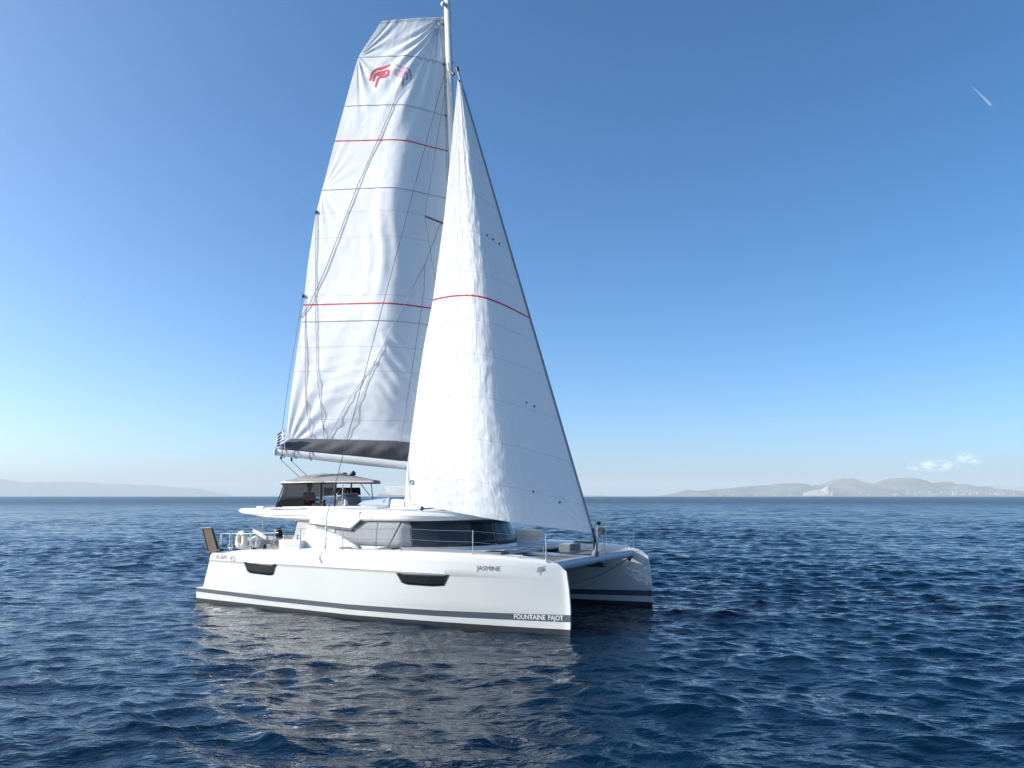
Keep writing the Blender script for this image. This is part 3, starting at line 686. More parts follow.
for k, tx in ((.97, (-4.35, -1.3, 4.02)), (.91, (-4.0, -1.3, 4.06))):
    q = GN+d*k+Vector((0, 0, -.24)); line('mainsheet', [q, tx], .011, 'ropelight')

FT = onv(593.5, 535, 0); FH = onv(457.5, 70, 0)
HEADSTAY_TOP = FH
FORE = [FT+(FH-FT)*k/16 for k in range(17)]
BT = Vector((5.98, 0, 1.76))
mb = MB(); mb.tube(FORE, .038, 8); mb.build('forestay_foil', M['foil'], boat, smooth=True)
mb = MB(); mb.tube([FT, BT], .02, 8); mb.build('forestay', M['steel'], boat, smooth=True)
line('forestay_top', [FH, (mastu(18.45)+.12, 0, 18.45)], .013, 'rope')
mb = MB(); q = FH; mb.tube([q+Vector((-.02, 0, .10)), q+Vector((.02, 0, -.05))], .055, 8); mb.build('halyard_shackle', M['black'], boat, smooth=True); mb = MB(); mb.tube([q+Vector((.09, 0, -.42)), q+Vector((.12, 0, -.62))], .06, 8); mb.build('halyard_swivel', M['black'], boat, smooth=True)

def make_camber(s0, s1, n=400):
    xs = np.linspace(0, 1, n); sl = np.array([1-sstep(s0, s1, x) for x in xs]); b_ = sl[:-1].mean(); f = np.concatenate([[0], np.cumsum((sl-b_)[:-1])])/(n-1); f -= xs*f[-1]
    return lambda s: float(np.interp(s, xs, f))
CAMM = make_camber(.22, .50); CAMJ = make_camber(.28, .62)
def interp_px(tab, t): return (float(np.interp(t, [a[0] for a in tab], [a[1][0] for a in tab])), float(np.interp(t, [a[0] for a in tab], [a[1][1] for a in tab])))
def on_plane(px, base, ang):   # pixel ray meets the vertical plane through base that runs aft at angle ang off the centreline
    r = rb(*px); n = Vector((sin(ang), -cos(ang), 0)); # plane contains direction (-cos,-sin)
    return CB+r*((base-CB).dot(n)/r.dot(n))
def smooth_tab(tab, n=200):
    ts = np.linspace(0, 1, n); xs = np.interp(ts, [a[0] for a in tab], [a[1][0] for a in tab]); ys = np.interp(ts, [a[0] for a in tab], [a[1][1] for a in tab])
    k = np.ones(15)/15; xp = np.concatenate([2*xs[0]-xs[7:0:-1], xs, 2*xs[-1]-xs[-2:-9:-1]]); yp = np.concatenate([2*ys[0]-ys[7:0:-1], ys, 2*ys[-1]-ys[-2:-9:-1]])
    xs, ys = np.convolve(xp, k, 'valid'), np.convolve(yp, k, 'valid'); return [(t, (x, y)) for t, x, y in zip(ts, xs, ys)]

# ---------- mainsail: rows t=0 foot .. 1 head ; columns s=0 luff .. 1 leech
lz = lambda t: 4.95+(20.33-4.95)*t
# rows tie a height on the mast with a height on the leech
def luff_y(z):   # image row of a mast point
    p = BM @ Vector((mastu(z)-.17, 0, z)); d_ = p-Vector((0, 0, CAM_H)); fw = Vector((0, cos(PITCH), sin(PITCH))); up = Vector((0, -sin(PITCH), cos(PITCH)))
    return 384-F_PX*d_.dot(up)/d_.dot(fw)
zt = np.linspace(4, 21.5, 300); yt = [luff_y(z) for z in zt]
def z_at(y): return float(np.interp(-y, [-a for a in yt], zt))
ROWS = [((288.5, 446), 452), ((287, 430), 434), ((290, 400), 405), ((297, 350), 355), ((301.5, 319), 325), ((303.5, 305), 311), ((308, 262), 268), ((316, 212), 219), ((322, 190), 199), ((337, 141), 151), ((340, 106), 116), ((358, 57), 64), ((381.5, 21), 17)]
ROWS[10] = ((344.5, 106), 116); ROWS[9] = ((335, 141), 151)
ztot = [z_at(r[1]) for r in ROWS]; tt = [(z-ztot[0])/(ztot[-1]-ztot[0]) for z in ztot]
LE = smooth_tab([(t_, r[0]) for t_, r in zip(tt, ROWS)], 400); LE[-1] = (1.0, (381.5, 21))
ang_m = lambda t: radians(18.5+6*t)
cam_m = lambda t: .095+.02*sin(pi*t)
def main_pt(s, t, wr=True):
    z = ztot[0]+(ztot[-1]-ztot[0])*t
    Lf = Vector((mastu(z)-.18, 0, z)); E_ = on_plane(interp_px(LE, t), Lf, ang_m(t)); c = E_-Lf; ch = c.length
    a = atan2(-c.y, -c.x); n = Vector((sin(a), -cos(a), 0))
    x = s; f = .64*CAMM(x)*(.85+.3*sin(pi*t))
    f *= (.35+.65*sstep(0, .14, t))*(1-.8*sstep(.84, 1, t))
    p = Lf+c*s+n*(f*ch)
    # battens hold the cloth up; between them it sags back a little
    if wr:
        bt = [0.0, tt[4], tt[8], tt[10], tt[11], 1.0]
        for q in range(5):
            if bt[q] <= t <= bt[q+1]:
                k = (t-bt[q])/(bt[q+1]-bt[q]); p -= n*(.05*sin(pi*k)*ch*.25*sin(pi*s))
        def fan(cs, ct, amp, freq, rad, sx=6.0, sy=15.0, a0=0, a1=1.57, ph=0):
            dx, dy = (s-cs)*sx, (t-ct)*sy; r_ = hypot(dx, dy); an = atan2(abs(dy), abs(dx)+1e-6)
            m_ = math.exp(-(r_/rad)**2)*min(1, r_/.35)*sstep(a0-.05, a0+.15, an)*(1-sstep(a1-.15, a1+.05, an)); return amp*sin(freq*an+ph)*m_
        w_ = fan(.06, 1.0, .075, 30, 3.6, a0=.25) + fan(1.0, tt[11], .035, 16, 2.2, a1=1.2) + fan(.0, 1.0, .03, 11, 4.2, a0=.2, ph=1)
        w_ += fan(1.0, .0, .030, 18, 3.0, a0=.25)+fan(1.0, tt[8], .014, 17, 1.5)+fan(1, tt[4], .010, 17, 1.3)
        w_ += .012*sin(t*260+3*sin(s*9))*math.exp(-((t-.12)/.13)**2)*sstep(.0, .2, s)*(1-sstep(.85, 1, s))*(.5+.5*mn.noise(Vector((s*5, t*20, 2))))
        w_ += .02*sin((s*30)+t*44)*math.exp(-((s-.42)/.16)**2)*math.exp(-((t-tt[4]+.09)/.07)**2)
        w_ += .018*sin(s*58+2*sin(t*20))*math.exp(-((s-.42)/.14)**2)*math.exp(-((t-tt[4]-.15)/.13)**2)
        w_ += .022*sin(80*(s-2.0*t)+1.5*sin(9*s))*sstep(.06, .16, s)*(1-sstep(.34, .46, s))*sstep(.06, .14, t)*(1-sstep(tt[4]-.05, tt[4]-.015, t))
        w_ += .022*mn.noise(Vector((s*6, t*16, 0)))*sin(pi*s)+.009*mn.noise(Vector((s*20, t*50, 3)))*sin(pi*s)
        p += n*w_*.7
    return p, n
NS, NT = 110, 300
def sail_mesh(name, fn, mat):
    vs = []; uvs = []
    for j in range(NT+1):
        for i in range(NS+1):
            p, n = fn(i/NS, j/NT); vs.append(p); uvs.append((i/NS, j/NT))
    fs = [(j*(NS+1)+i, j*(NS+1)+i+1, (j+1)*(NS+1)+i+1, (j+1)*(NS+1)+i) for j in range(NT) for i in range(NS)]
    me = bpy.data.meshes.new(name); me.from_pydata(vs, [], fs); ul = me.uv_layers.new(name='uv')
    li = np.zeros(len(me.loops), dtype=np.int32); me.loops.foreach_get('vertex_index', li); U = np.array(uvs)[li]; ul.data.foreach_set('uv', U.ravel())
    me.materials.append(mat); me.shade_smooth(); o = bpy.data.objects.new(name, me); COL.objects.link(o); o.parent = boat; return o
mm = sailmat('mainsail_cloth', [(tt[5], .0016), (tt[9], .0016)], [(tt[4]-.006, .0011), (tt[4]+.05, .0005), (tt[8], .0013), (tt[8]-.05, .0005), (tt[10], .0013), (tt[11], .0014), (.06, .0005), (.16, .0005), (tt[4]-.06, .0005), (tt[7]-.06, .0005), (.994, .004)], wr=.28, horiz=1)
mainsail = sail_mesh('mainsail', main_pt, mm)
# full-length battens
for q in (tt[4]-.006, tt[8], tt[10], tt[11]):
    pts = []
    for i in range(41):
        p, n = main_pt(i/40, q); pts.append(p+n*.012)
    m = MB(); m.tube(pts, .011, 5); m.build('batten', pmat('batten_pocket', (.50, .52, .55), .8), mainsail, smooth=True)
    p, n = main_pt(0.0, q); m = MB(); m.tube([p+Vector((-.12, -.03, 0)), p+Vector((.05, -.02, 0))], .04, 8); m.build('batten_car', M['greyp'], mainsail, smooth=True)
# printed emblems near the head
def memb(s0, ds, t0, dt, off):
    def f(x, y):
        p, n = main_pt(s0-ds*x, t0+dt*y); return p+n*off
    return f
emblem(memb(.79, .20, tt[11]-.075, .050, .012), .055).build('sail_emblem', M['red'], mainsail)
emblem(memb(.34, -.18, tt[11]-.072, .046, .010), .055).build('sail_emblem', M['redthrough'], mainsail)  # port emblem showing through the cloth, put in as a paler mirrored print
# sail bag / foot band lying on the boom
def yb(s): return None
P = []
NB = 46
for i in range(NB+1):
    k = i/NB; s = k*.985; ptop, n = main_pt(s, .018); q = GN+(d*s*1.0)+Vector((0, 0, .12)); q = Vector((q.x, q.y, q.z))
    hgt = interp(k, [(0, .62), (.35, .62), (.7, .48), (.97, .36), (1, .33)])
    row = []
    for j in range(11):
        f = j/10; base = q+n*(.10*sin(pi*f)); tp = Vector((ptop.x, ptop.y, 0)); cc = Vector((q.x, q.y, 0)).lerp(tp, f**.8)
        z = q.z+hgt*f; wv = .02*sin(k*46+f*5)*sin(pi*f)+.012*mn.noise(Vector((k*14, f*3, 5)))
        if .35 < k < .62: wv += .014*sin(k*150+f*7)*sin(pi*f)
        row.append(Vector((cc.x, cc.y, z))+n*(.05+.07*sin(pi*f)+wv))
    P.append(row)
mb = MB(); mb.grid(P); mb.build('sail_bag', M['band'], boat, smooth=True, thick=.02)
P2 = [[Vector(p)-(P[i][0]-(GN+d*(i/NB*.985)+Vector((0, 0, .12))))*2.2 for p in row] for i, row in enumerate(P)]

# ---------- jib
JL = smooth_tab([(0, (404.5, 502)), (.10, (407.5, 462)), (.25, (416, 398)), (.38, (424.5, 342)), (.467, (432.5, 303)), (.68, (445, 210)), (.84, (452, 140)), (.94, (456, 97)), (1, (457.6, 80))], 300)
FJ0 = onv(592.5, 533, 0); FJ1 = onv(460.5, 80, 0)
ang_j = lambda t: radians(21+7*t)
def jib_pt(s, t, wr=True):
    tl = t
    Lf = onv(592.5+(460.5-592.5)*tl, 533+(80-533)*tl, 0)
    E_ = on_plane(interp_px(JL, t), Lf, ang_j(t)); c = E_-Lf; ch = c.length; a = atan2(-c.y, -c.x); n = Vector((sin(a), -cos(a), 0))
    cam_ = .115*sstep(-.15, .15, t)+.02*sin(pi*t)+.045
    f = 4.7*cam_*CAMJ(s)
    droop = -.04*sin(pi*s)*math.exp(-t/.035)
    p = Lf+c*s+n*(f*ch)+Vector((0, 0, droop))
    if wr:
        def fan(cs, ct, amp, freq, rad, sx, sy, ph=0):
            dx, dy = (s-cs)*sx, (t-ct)*sy; r_ = hypot(dx, dy); an = atan2(abs(dy), abs(dx)+1e-6)
            return amp*sin(freq*an+ph)*math.exp(-(r_/rad)**2)*min(1, r_/.5)
        cx = sstep(1, .2, t)
        vert = .020*sin((s*34)+2.5*mn.noise(Vector((s*3, t*9, 1))))*math.exp(-((s-.55)/.20)**2)
        diag = .016*mn.noise(Vector((s*17+t*20, t*55-s*6, 7)))*math.exp(-((s-.50)/.17)**2)*(1 if t < .85 else max(0, (1-t)/.15))
        w_ = vert*(.35+.65*t)*min(1, (1-t)/.08)+diag*1.5
        w_ += fan(1, 0, .02, 30, 3.0, 5, 16)+.012*mn.noise(Vector((s*10, t*26, 9)))*sin(pi*s)
        w_ += fan(0, 0, .015, 20, 2.2, 5, 16)
        w_ += .012*sin(t*330)*math.exp(-(s/.05)**2)
        p += n*(w_*.33+diag*.35)
    return p, n
jm = sailmat('jib_cloth', [(.474, .0019)], [(q, .0005) for q in (.06, .155, .25, .345, .42, .53, .62, .71, .8)], wr=.5, bulge=.075)
jib = sail_mesh('jib', jib_pt, jm)
# stack-pattern: reinforced patch and telltales
for (s, t) in ((.30, .64), (.22, .635), (.14, .63), (.20, .275), (.15, .27), (.26, .075), (.13, .06)):
    p, n = jib_pt(s, t); m = MB(); m.sphere(p+n*.02, .035, .03, .035, 8, 5); m.tube([p+n*.02, p+n*.03+Vector((-.12, 0, -.03))], .008, 5); m.build('telltale', M['frame'], jib)
p, n = jib_pt(.965, .052); m = MB(); m.tube([p+n*.015+Vector((cos(a)*.05, 0, sin(a)*.065)) for a in np.linspace(0, 2*pi, 17)], .014, 6, caps=False); m.build('clew_cringle', M['ropelight'], jib, smooth=True)
clew = jib_pt(1, 0)[0]
line('jib_sheet', [clew, clew+Vector((-.05, .05, -.12)), (clew.x-.1, -1.9, 3.12)], .014, 'rope')
# ---------- standing and running rigging
HD = Vector((mastu(18.4), 0, 18.4))
for sd_ in (-1, 1):
    ch = Vector((-1.05, sd_*3.45, 1.84))
    mb = MB(); mb.tube([HD+Vector((0, sd_*.1, 0)), ch+Vector((0, 0, .95))], .011, 6); mb.build('shroud', M['rope'], boat, smooth=True)
    mb = MB(); mb.tube([ch+Vector((.005, 0, .95)), ch+Vector((0, 0, .15))], .024, 6); mb.tube([ch, ch+Vector((0, 0, .15))], .03, 8); mb.build('turnbuckle', M['steel'], boat, smooth=True)
mb = MB()
for k in range(7): mb.tube([Vector((-1.15+.05*sin(k*1.3), -3.52-.02*k*.2, 1.87-.035*k)), Vector((-.98+.04*cos(k), -3.72, 1.80-.05*k))], .012, 5)
mb.build('coiled_rope', M['ropelight'], boat, smooth=True)
# inner shroud running to the mast at the spreaders
line('inner_shroud', [HD+Vector((.0, -.12, -.6)), (mastu(12.35)-.55, -.95, 12.55), (mastu(5)+.05, -.12, 5.0)], .009, 'rope')
line('inner_shroud', [HD+Vector((.0, .12, -.6)), (mastu(12.35)-.55, .95, 12.55), (mastu(5)+.05, .12, 5.0)], .009, 'rope')
# lazy jacks on the starboard side, laid just off the cloth
def sail_at(px, off=.06):
    """point of the sail surface seen at px, found on the sail itself"""
    best = None
    tgt = rb(*px).normalized()
    for j in range(0, 121):
        for i in range(0, 61):
            key = (i, j)
            if key not in SP: SP[key] = main_pt(i/60, j/120, True)
            p, n = SP[key]; c = (p-CB).normalized().dot(tgt)
            if best is None or c > best[0]: best = (c, p+n*off, n)
    p, n = best[1], best[2]; r = rb(*px); return CB+r*((p-CB).dot(n)/r.dot(n))
SP = {}
def leech_pt(y, out=.06):
    j = min(range(0, 201), key=lambda j: abs(interp_px(LE, j/200)[1]-y)); t = j/200
    p, n = main_pt(1.0, t, False); q, _ = main_pt(.98, t, False); return p+(p-q).normalized()*out+n*.03
def drape(pxs, n=7, off=.035):
    out = []
    for a_, b_ in zip(pxs[:-1], pxs[1:]):
        for k in range(n): out.append(sail_at((a_[0]+(b_[0]-a_[0])*k/n, a_[1]+(b_[1]-a_[1])*k/n), off))
    return out+[sail_at(pxs[-1], off)]
line('lazy_jack', [Vector((mastu(12.2)-.05, -.12, 12.4))]+drape([(441, 222), (425, 264), (376, 360), (344, 441)]), .009, 'ropelight')
line('lazy_jack', drape([(376, 360), (350, 398), (327, 440)]), .009, 'ropelight')
line('lazy_jack', drape([(425, 264), (424, 292), (401, 441)]), .008, 'ropelight')
# topping lift's shadow through the cloth, laid on the leeward side as a dark line
tl = [Vector((mastu(21.2)-.2, -.1, 21.2))]+drape([(430, 20), (409, 62), (391, 110), (357, 187), (326, 268), (309, 306)], 5, .04)+[leech_pt(318)]
line('lift_shadow_line', tl, [.003]*8+[.007]*3+[.011]*(len(tl)-11), 'rope')
line('leech_line', [leech_pt(296), leech_pt(318, .10), leech_pt(380, .16), leech_pt(430, .2), onv(277.5, 447, -2.3)], .010, 'ropelight')
line('lazy_jack', drape([(316, 213), (315.3, 300), (317, 372), (324.5, 441)]), .009, 'roper')
line('lazy_jack', drape([(305, 300), (305.5, 400), (311.5, 442)]), .009, 'roper')
for px in ((316, 212), (303, 296)):
    p = sail_at(px, .03); m = MB(); m.sphere(p, .05, .05, .07, 8, 6); m.build('batten_end', M['frame'], mainsail, smooth=True)
line('halyard', [(mastu(18)-.18, -.10, 18.6), (mastu(5)-.2, -.16, 5)], .008, 'rope')
line('halyard', [(mastu(18)-.25, -.16, 18.9), (mastu(13.2)-.9, -.7, 12.6)], .008, 'ropew')

# ---------------------------------------------------- bows: crossbeam, post, trampoline, stanchions
mb = MB(); mb.tube([(6.02, v, 1.61+.015*(1-(v/2.9)**2)) for v in np.linspace(-2.85, 2.85, 15)], .12, 16, flat=.75); beam = mb.build('crossbeam', pmat('beam_paint', (.50, .52, .55), .4), boat, smooth=True)
mb = MB(); mb.tube([(5.9, v, 1.735) for v in np.linspace(-2.8, 2.8, 3)], .012, 6); mb.build('lacing_rail', M['steel'], beam)
mb = MB(); mb.box(5.6, 6.30, -.10, .10, 1.42, 1.56); mb.build('anchor_roller', M['black'], boat, bevel=.02)
post = MB(); post.tube([(6.05, 0, 1.70), (6.10, 0, 2.62)], .03, 10); post = post.build('tack_post', M['alu'], boat, smooth=True)
mb = MB(); mb.sphere((6.12, -.02, 2.64), .085, .085, .05); mb.build('post_cap', M['black'], post, smooth=True)
mb = MB(); mb.tube([(6.2, -.05, 2.44), (6.2, .08, 2.44)], .085, 12); mb.build('furling_block', M['black'], post, smooth=True)
mb = MB(); mb.tube([(5.95, -.05, 2.50), (6.02, -.05, 2.15), (6.0, -.05, 1.84)], [.03, .045, .03], 8); mb.build('furling_strap', M['black'], post, smooth=True)
mb = MB(); mb.tube([(6.22, 0, 2.40), (6.32, 0, 1.72)], .018, 8); mb.build('post_strut', M['greyp'], post, smooth=True)
mb = MB(); mb.tube([(6.02, -.06, 1.72), (6.05, -.06, 1.84), (6.05, -.06, 1.90), (6.07, -.05, 2.1)], [.09, .09, .04, .03], 12); mb.build('furling_drum', M['greyp'], post, smooth=True)
# bridle under the beam
pts = []
for k in range(21):
    q = k/20; v = -2.75+5.35*q; pts.append((6.12-.05*q, v, 1.13+.42*max(0, (q-.25)/.75)**1.9))
line('anchor_bridle', pts, .022, 'rope')
mb = MB(); mb.tube([(6.1, 2.35, 1.45), (6.07, 2.62, 1.56)], .05, 8); mb.build('bridle_chafe_guard', M['black'], boat, smooth=True)
for sd_ in (-1, 1):
    P = [[(u, sd_*v, 1.69-.05*sin(pi*(v-.2)/2)*sin(pi*(u-3)/2.9)) for v in np.linspace(.22, 2.15+.25*(u-3.05)/2.85, 9)] for u in np.linspace(3.06, 5.88, 11)]
    mb = MB(); mb.grid(P); mb.build('trampoline', M['net'], boat)
# foredeck lounge
mb = MB(); mb.box(2.4, 3.95, -2.2, 2.2, 1.76, 1.86); mb.build('foredeck', M['nonskid'], boat, bevel=.03)
mb = MB(); mb.hexa([(1.75, 2.75, 1.90), (2.75, 2.75, 1.90), (2.75, 3.1, 1.90), (1.75, 3.1, 1.90), (1.75, 2.8, 2.26), (2.72, 2.8, 2.26), (2.72, 3.05, 2.28), (1.75, 3.05, 2.28)]); mb.build('lounge_cushion', M['cushion'], boat, bevel=.05)
mb = MB(); mb.box(4.55, 4.95, .55, 1.0, 1.72, 1.98); mb.build('foredeck_box', M['cushion'], boat, bevel=.04)
mb = MB(); mb.box(4.95, 5.06, .5, 1.05, 1.80, 1.99); mb.build('box_lid', M['frame'], boat, bevel=.02)
# deck hatches on the near hull
for sd_ in (-1, 1):
    for (u0, u1, v) in ((4.1, 4.65, 2.75), (-.7, -.2, 3.05), (.8, 1.3, 3.1)):
        z = zs(u0)+.02; m = MB(); m.box(u0, u1, sd_*v-.22, sd_*v+.22, z-.02, z+.035); h = m.build('deck_hatch', M['frame'], hull_s if sd_ < 0 else hull_p, bevel=.015)
        m = MB(); m.box(u0+.04, u1-.04, sd_*v-.18, sd_*v+.18, z+.036, z+.046); m.build('hatch_pane', M['glass'], hull_s if sd_ < 0 else hull_p)
    for u in (-5.1, -.2+.3, 5.3):
        z = zs(u); m = MB(); vv = sd_*(HV+bs(u)*.72); m.tube([(u-.12, vv, z+.07), (u+.12, vv, z+.07)], .014, 6); m.tube([(u-.04, vv, z), (u-.04, vv, z+.07)], .012, 6); m.tube([(u+.04, vv, z), (u+.04, vv, z+.07)], .012, 6); m.build('mooring_cleat', M['steel'], hull_s if sd_ < 0 else hull_p, smooth=True)
# stanchions and lifelines
def vout(u): return HV+max(.02, bs(u)-.09)
for sd_ in (-1, 1):
    us_ = [-4.9, -3.0, -1.9, -.24, 1.87, 4.07, 6.0]
    tops = []
    for u in us_:
        v = sd_*vout(u); z = zs(u); m = MB(); m.tube([(u, v, z), (u, v+sd_*.01, z+.62)], .0135, 8); m.tube([(u, v, z-.01), (u, v, z+.05)], .024, 8); m.build('stanchion', M['steel'], boat, smooth=True); tops.append(Vector((u, v, z)))
    for h in (.60, .32):
        m = MB()
        for a, b_ in zip(tops[:-1], tops[1:]):
            if a.x < -2.5 and False: continue
            m.tube([a+Vector((0, 0, h)), (a+b_)/2+Vector((0, 0, h-.015)), b_+Vector((0, 0, h))], .006, 5)
        e = tops[-1]+Vector((0, 0, h)); m.tube([e, (6.05, sd_*2.85, zs(6)+h*.9)], .008, 5)
        m.build('lifeline', M['steel'], boat, smooth=True)
    m = MB(); m.tube([(5.2, sd_*2.72, 1.82), (5.15, sd_*2.70, 2.40), (5.7, sd_*2.62, 2.42), (6.0, sd_*2.66, 2.3), (6.02, sd_*2.7, 1.75)], .009, 6)
    m.build('pulpit', M['steel'], boat, smooth=True) if sd_ > 0 else None
# bow pulpit seat / boarding rail on the foredeck, starboard
mb = MB(); mb.tube([(4.30, -2.2, 1.95), (4.55, -2.1, 1.93), (4.85, -1.6, 2.02), (5.0, -.9, 2.22), (5.05, -.5, 2.32)], .02, 8); mb.tube([(4.85, -1.6, 2.02), (5.35, -1.3, 2.03), (5.5, -.9, 2.03)], .014, 6); mb.tube([(5.1, -1.45, 2.02), (5.1, -1.45, 1.86)], .014, 6)
mb.build('boarding_ladder', M['steel'], boat, smooth=True)
# furled sheets across the roof
line('jib_sheet', [(-1.9, -1.9, 3.02), (.5, -2.0, 2.99), (1.1, -2.0, 2.99), (1.35, -1.95, 3.03)], .014, 'ropelight')
line('jib_sheet', [(1.35, -1.95, 3.03), (1.7, -1.75, 3.06), (2.2, -1.4, 3.12), (2.9, -.9, 3.05), (3.2, -.5, 3.02)], .022, 'rope')
mb = MB(); mb.sphere((1.32, -1.97, 3.04), .07, .05, .07, 8, 6); mb.build('sheet_block', M['black'], boat, smooth=True)
line('roof_rail', [(.2, -1.5, 3.06), (1.2, -1.5, 3.22), (2.1, -1.35, 3.12), (2.9, -1.2, 3.0)], .014, 'steel')
mb = MB(); mb.box(2.0, 2.45, -1.0, -.5, 3.06, 3.11); mb.build('roof_hatch', M['frame'], boat, bevel=.015)
mb = MB(); mb.box(2.6, 3.1, -1.5, -1.1, 2.955, 3.01); mb.build('roof_step', M['deck'], boat, bevel=.02)
# gangway stowed upright on the starboard quarter
mb = MB(); mb.hexa([(-6.06, -3.52, 1.62), (-5.64, -3.52, 1.66), (-5.62, -3.42, 1.70), (-6.04, -3.42, 1.66), (-6.30, -3.60, 2.36), (-5.90, -3.60, 2.38), (-5.88, -3.52, 2.38), (-6.28, -3.52, 2.36)])
gw = mb.build('gangway', M['wood'], boat, bevel=.02)
for a, b_ in (((-6.075, -3.53, 1.64), (-6.315, -3.61, 2.37)), ((-5.63, -3.53, 1.68), (-5.89, -3.61, 2.39)), ((-6.31, -3.61, 2.37), (-5.89, -3.61, 2.39))):
    m = MB(); m.tube([a, b_], .02, 8); m.build('gangway_edge', M['greyp'], gw, smooth=True)
mb = MB(); mb.hexa([(-6.08, -3.55, 1.54), (-5.45, -3.55, 1.66), (-5.45, -3.40, 1.66), (-6.08, -3.40, 1.54), (-6.0, -3.55, 1.62), (-5.5, -3.55, 1.73), (-5.5, -3.40, 1.73), (-6.0, -3.40, 1.62)]); mb.build('gangway_bracket', M['black'], gw, bevel=.01)
# aft pushpit rails
mb = MB()
for u in (-5.55, -5.15, -4.2):
    mb.tube([(u, -3.45, 1.72), (u, -3.45, 2.22)], .012, 6)
mb.tube([(-5.7, -3.45, 1.70), (-5.55, -3.45, 2.22), (-4.2, -3.45, 2.24), (-3.0, -3.45, 2.3)], .014, 6); mb.build('pushpit', M['steel'], boat, smooth=True)
mb = MB(); mb.tube([onv(253.5, 530.5, -2), onv(260, 534, -2), onv(267, 538.5, -2)], [.05, .08, .06], 10); mb.build('davit_arm', M['rubber'], boat, smooth=True)
for u, v, z in ((-5.35, -3.3, 1.80), (-5.22, -3.25, 1.78), (-4.05, -3.0, 1.82), (-4.35, -3.15, 1.80)):
    m = MB(); m.sphere((u, v, z), .06, .06, .09, 8, 6); m.build('fitting', M['black'] if u > -5 else M['greyp'], boat, smooth=True)
mb = MB(); mb.sphere((-4.95, -2.95, 1.86), .16, .12, .12); mb.build('fender_end', M['rubber'], boat, smooth=True)

for (u, v, z, r_) in ((-4.55, -2.75, 1.80, .14), (-3.9, -2.75, 1.84, .12), (-5.0, -2.5, 1.80, .16)):
    mb = MB(); mb.tube([(u+r_*(1-.004*k)*cos(k*.55)+.02*sin(k*1.7), v+r_*.8*sin(k*.55), z+.003*k+.02*sin(k*.9)) for k in range(60)], .013, 5); mb.build('rope_coil', M['ropelight'], boat, smooth=True)
for (u, v) in ((-3.3, -2.9), (-2.9, -2.75)):
    mb = MB(); mb.tube([(u, v, 2.04), (u, v, 2.10), (u, v, 2.11), (u, v, 2.17), (u, v, 2.18), (u, v, 2.20)], [.07, .065, .045, .05, .065, .05], 14); mb.build('cockpit_winch', M['steel'], boat, smooth=True)
mb = MB(); mb.box(-5.3, -4.6, -1.9, -1.2, 1.66, 1.80); mb.build('locker_lid', M['greyp'], boat, bevel=.02)
# ================================================================== things carried on board
def on_board(name, loc, rz=0, **k):
    p = BM @ Vector(loc); return empty(name, p, BYAW+rz, **k)
# horseshoe lifebuoy
lb = on_board('lifebuoy', (-4.78, -3.30, 2.03), label='cream horseshoe lifebuoy hung on the stern rail of the catamaran', cat='lifebuoy')
a = np.linspace(radians(-70), radians(250), 26); mb = MB(); mb.tube([(.15*cos(t_), 0, .20*sin(t_)) for t_ in a], [.05]+[.085]*24+[.05], 12); mb.build('float_ring', M['tender'], lb, smooth=True)
mb = MB(); mb.tube([(.065*cos(t_), .0, .11*sin(t_)) for t_ in np.linspace(0, 2*pi, 19)], .022, 6, caps=False); mb.build('inner_strap', M['orange'], lb, smooth=True)
lb2 = on_board('lifebuoy', (-4.30, -3.15, 1.97), rz=.35, label='smaller beige lifebuoy turned half away beside the cream horseshoe one', cat='lifebuoy')
mb = MB(); mb.tube([(.13*cos(t_), 0, .14*sin(t_)) for t_ in np.linspace(0, 2*pi, 25)], .055, 10, caps=False); mb.build('float_ring', M['rubber'], lb2, smooth=True)
mb = MB(); mb.tube([(.05, -.04, -.12), (.05, -.06, .08)], .03, 8); mb.build('drogue_pouch', M['cushion'], lb2, smooth=True)
# dinghy across the stern
dg_ = on_board('dinghy', (-6.15, -.9, 1.28), label='small grey inflatable dinghy lying across the swim platform behind the lifebuoys', cat='dinghy')
path = []
for t_ in np.linspace(0, 1, 31):
    if t_ < .36: path.append((-.52, 1.25-(t_/.36)*1.6, .42))
    elif t_ > .64: path.append((.52, 1.25-((1-t_)/.36)*1.6, .42))
    else:
        a_ = pi+(t_-.36)/.28*pi; path.append((.52*cos(a_), -.35+.78*sin(a_)*1.0, .42+.12*sin((t_-.36)/.28*pi)))
mb = MB(); mb.tube(path, [.08, .15]+[.2]*27+[.15, .08], 14); mb.build('inflatable_tube', M['rubber'], dg_, smooth=True)
mb = MB(); mb.box(-.38, .38, -.7, 1.0, .14, .26); mb.build('floor', M['greyp'], dg_, bevel=.05)
mb = MB(); mb.box(-.45, .45, .95, 1.02, .2, .72); mb.build('transom', M['greyp'], dg_, bevel=.02)
mb = MB(); mb.hexa([(-.3, .05, .5), (.3, .05, .5), (.3, .55, .5), (-.3, .55, .5), (-.25, .1, .72), (.25, .1, .72), (.25, .5, .66), (-.25, .5, .66)]); mb.build('seat', M['greyp'], dg_, bevel=.03)
mb = MB(); mb.tube([(-.5, 1.0, .62), (-.53, -.3, .63)], .02, 6); mb.build('grab_line', M['ropew'], dg_, smooth=True)
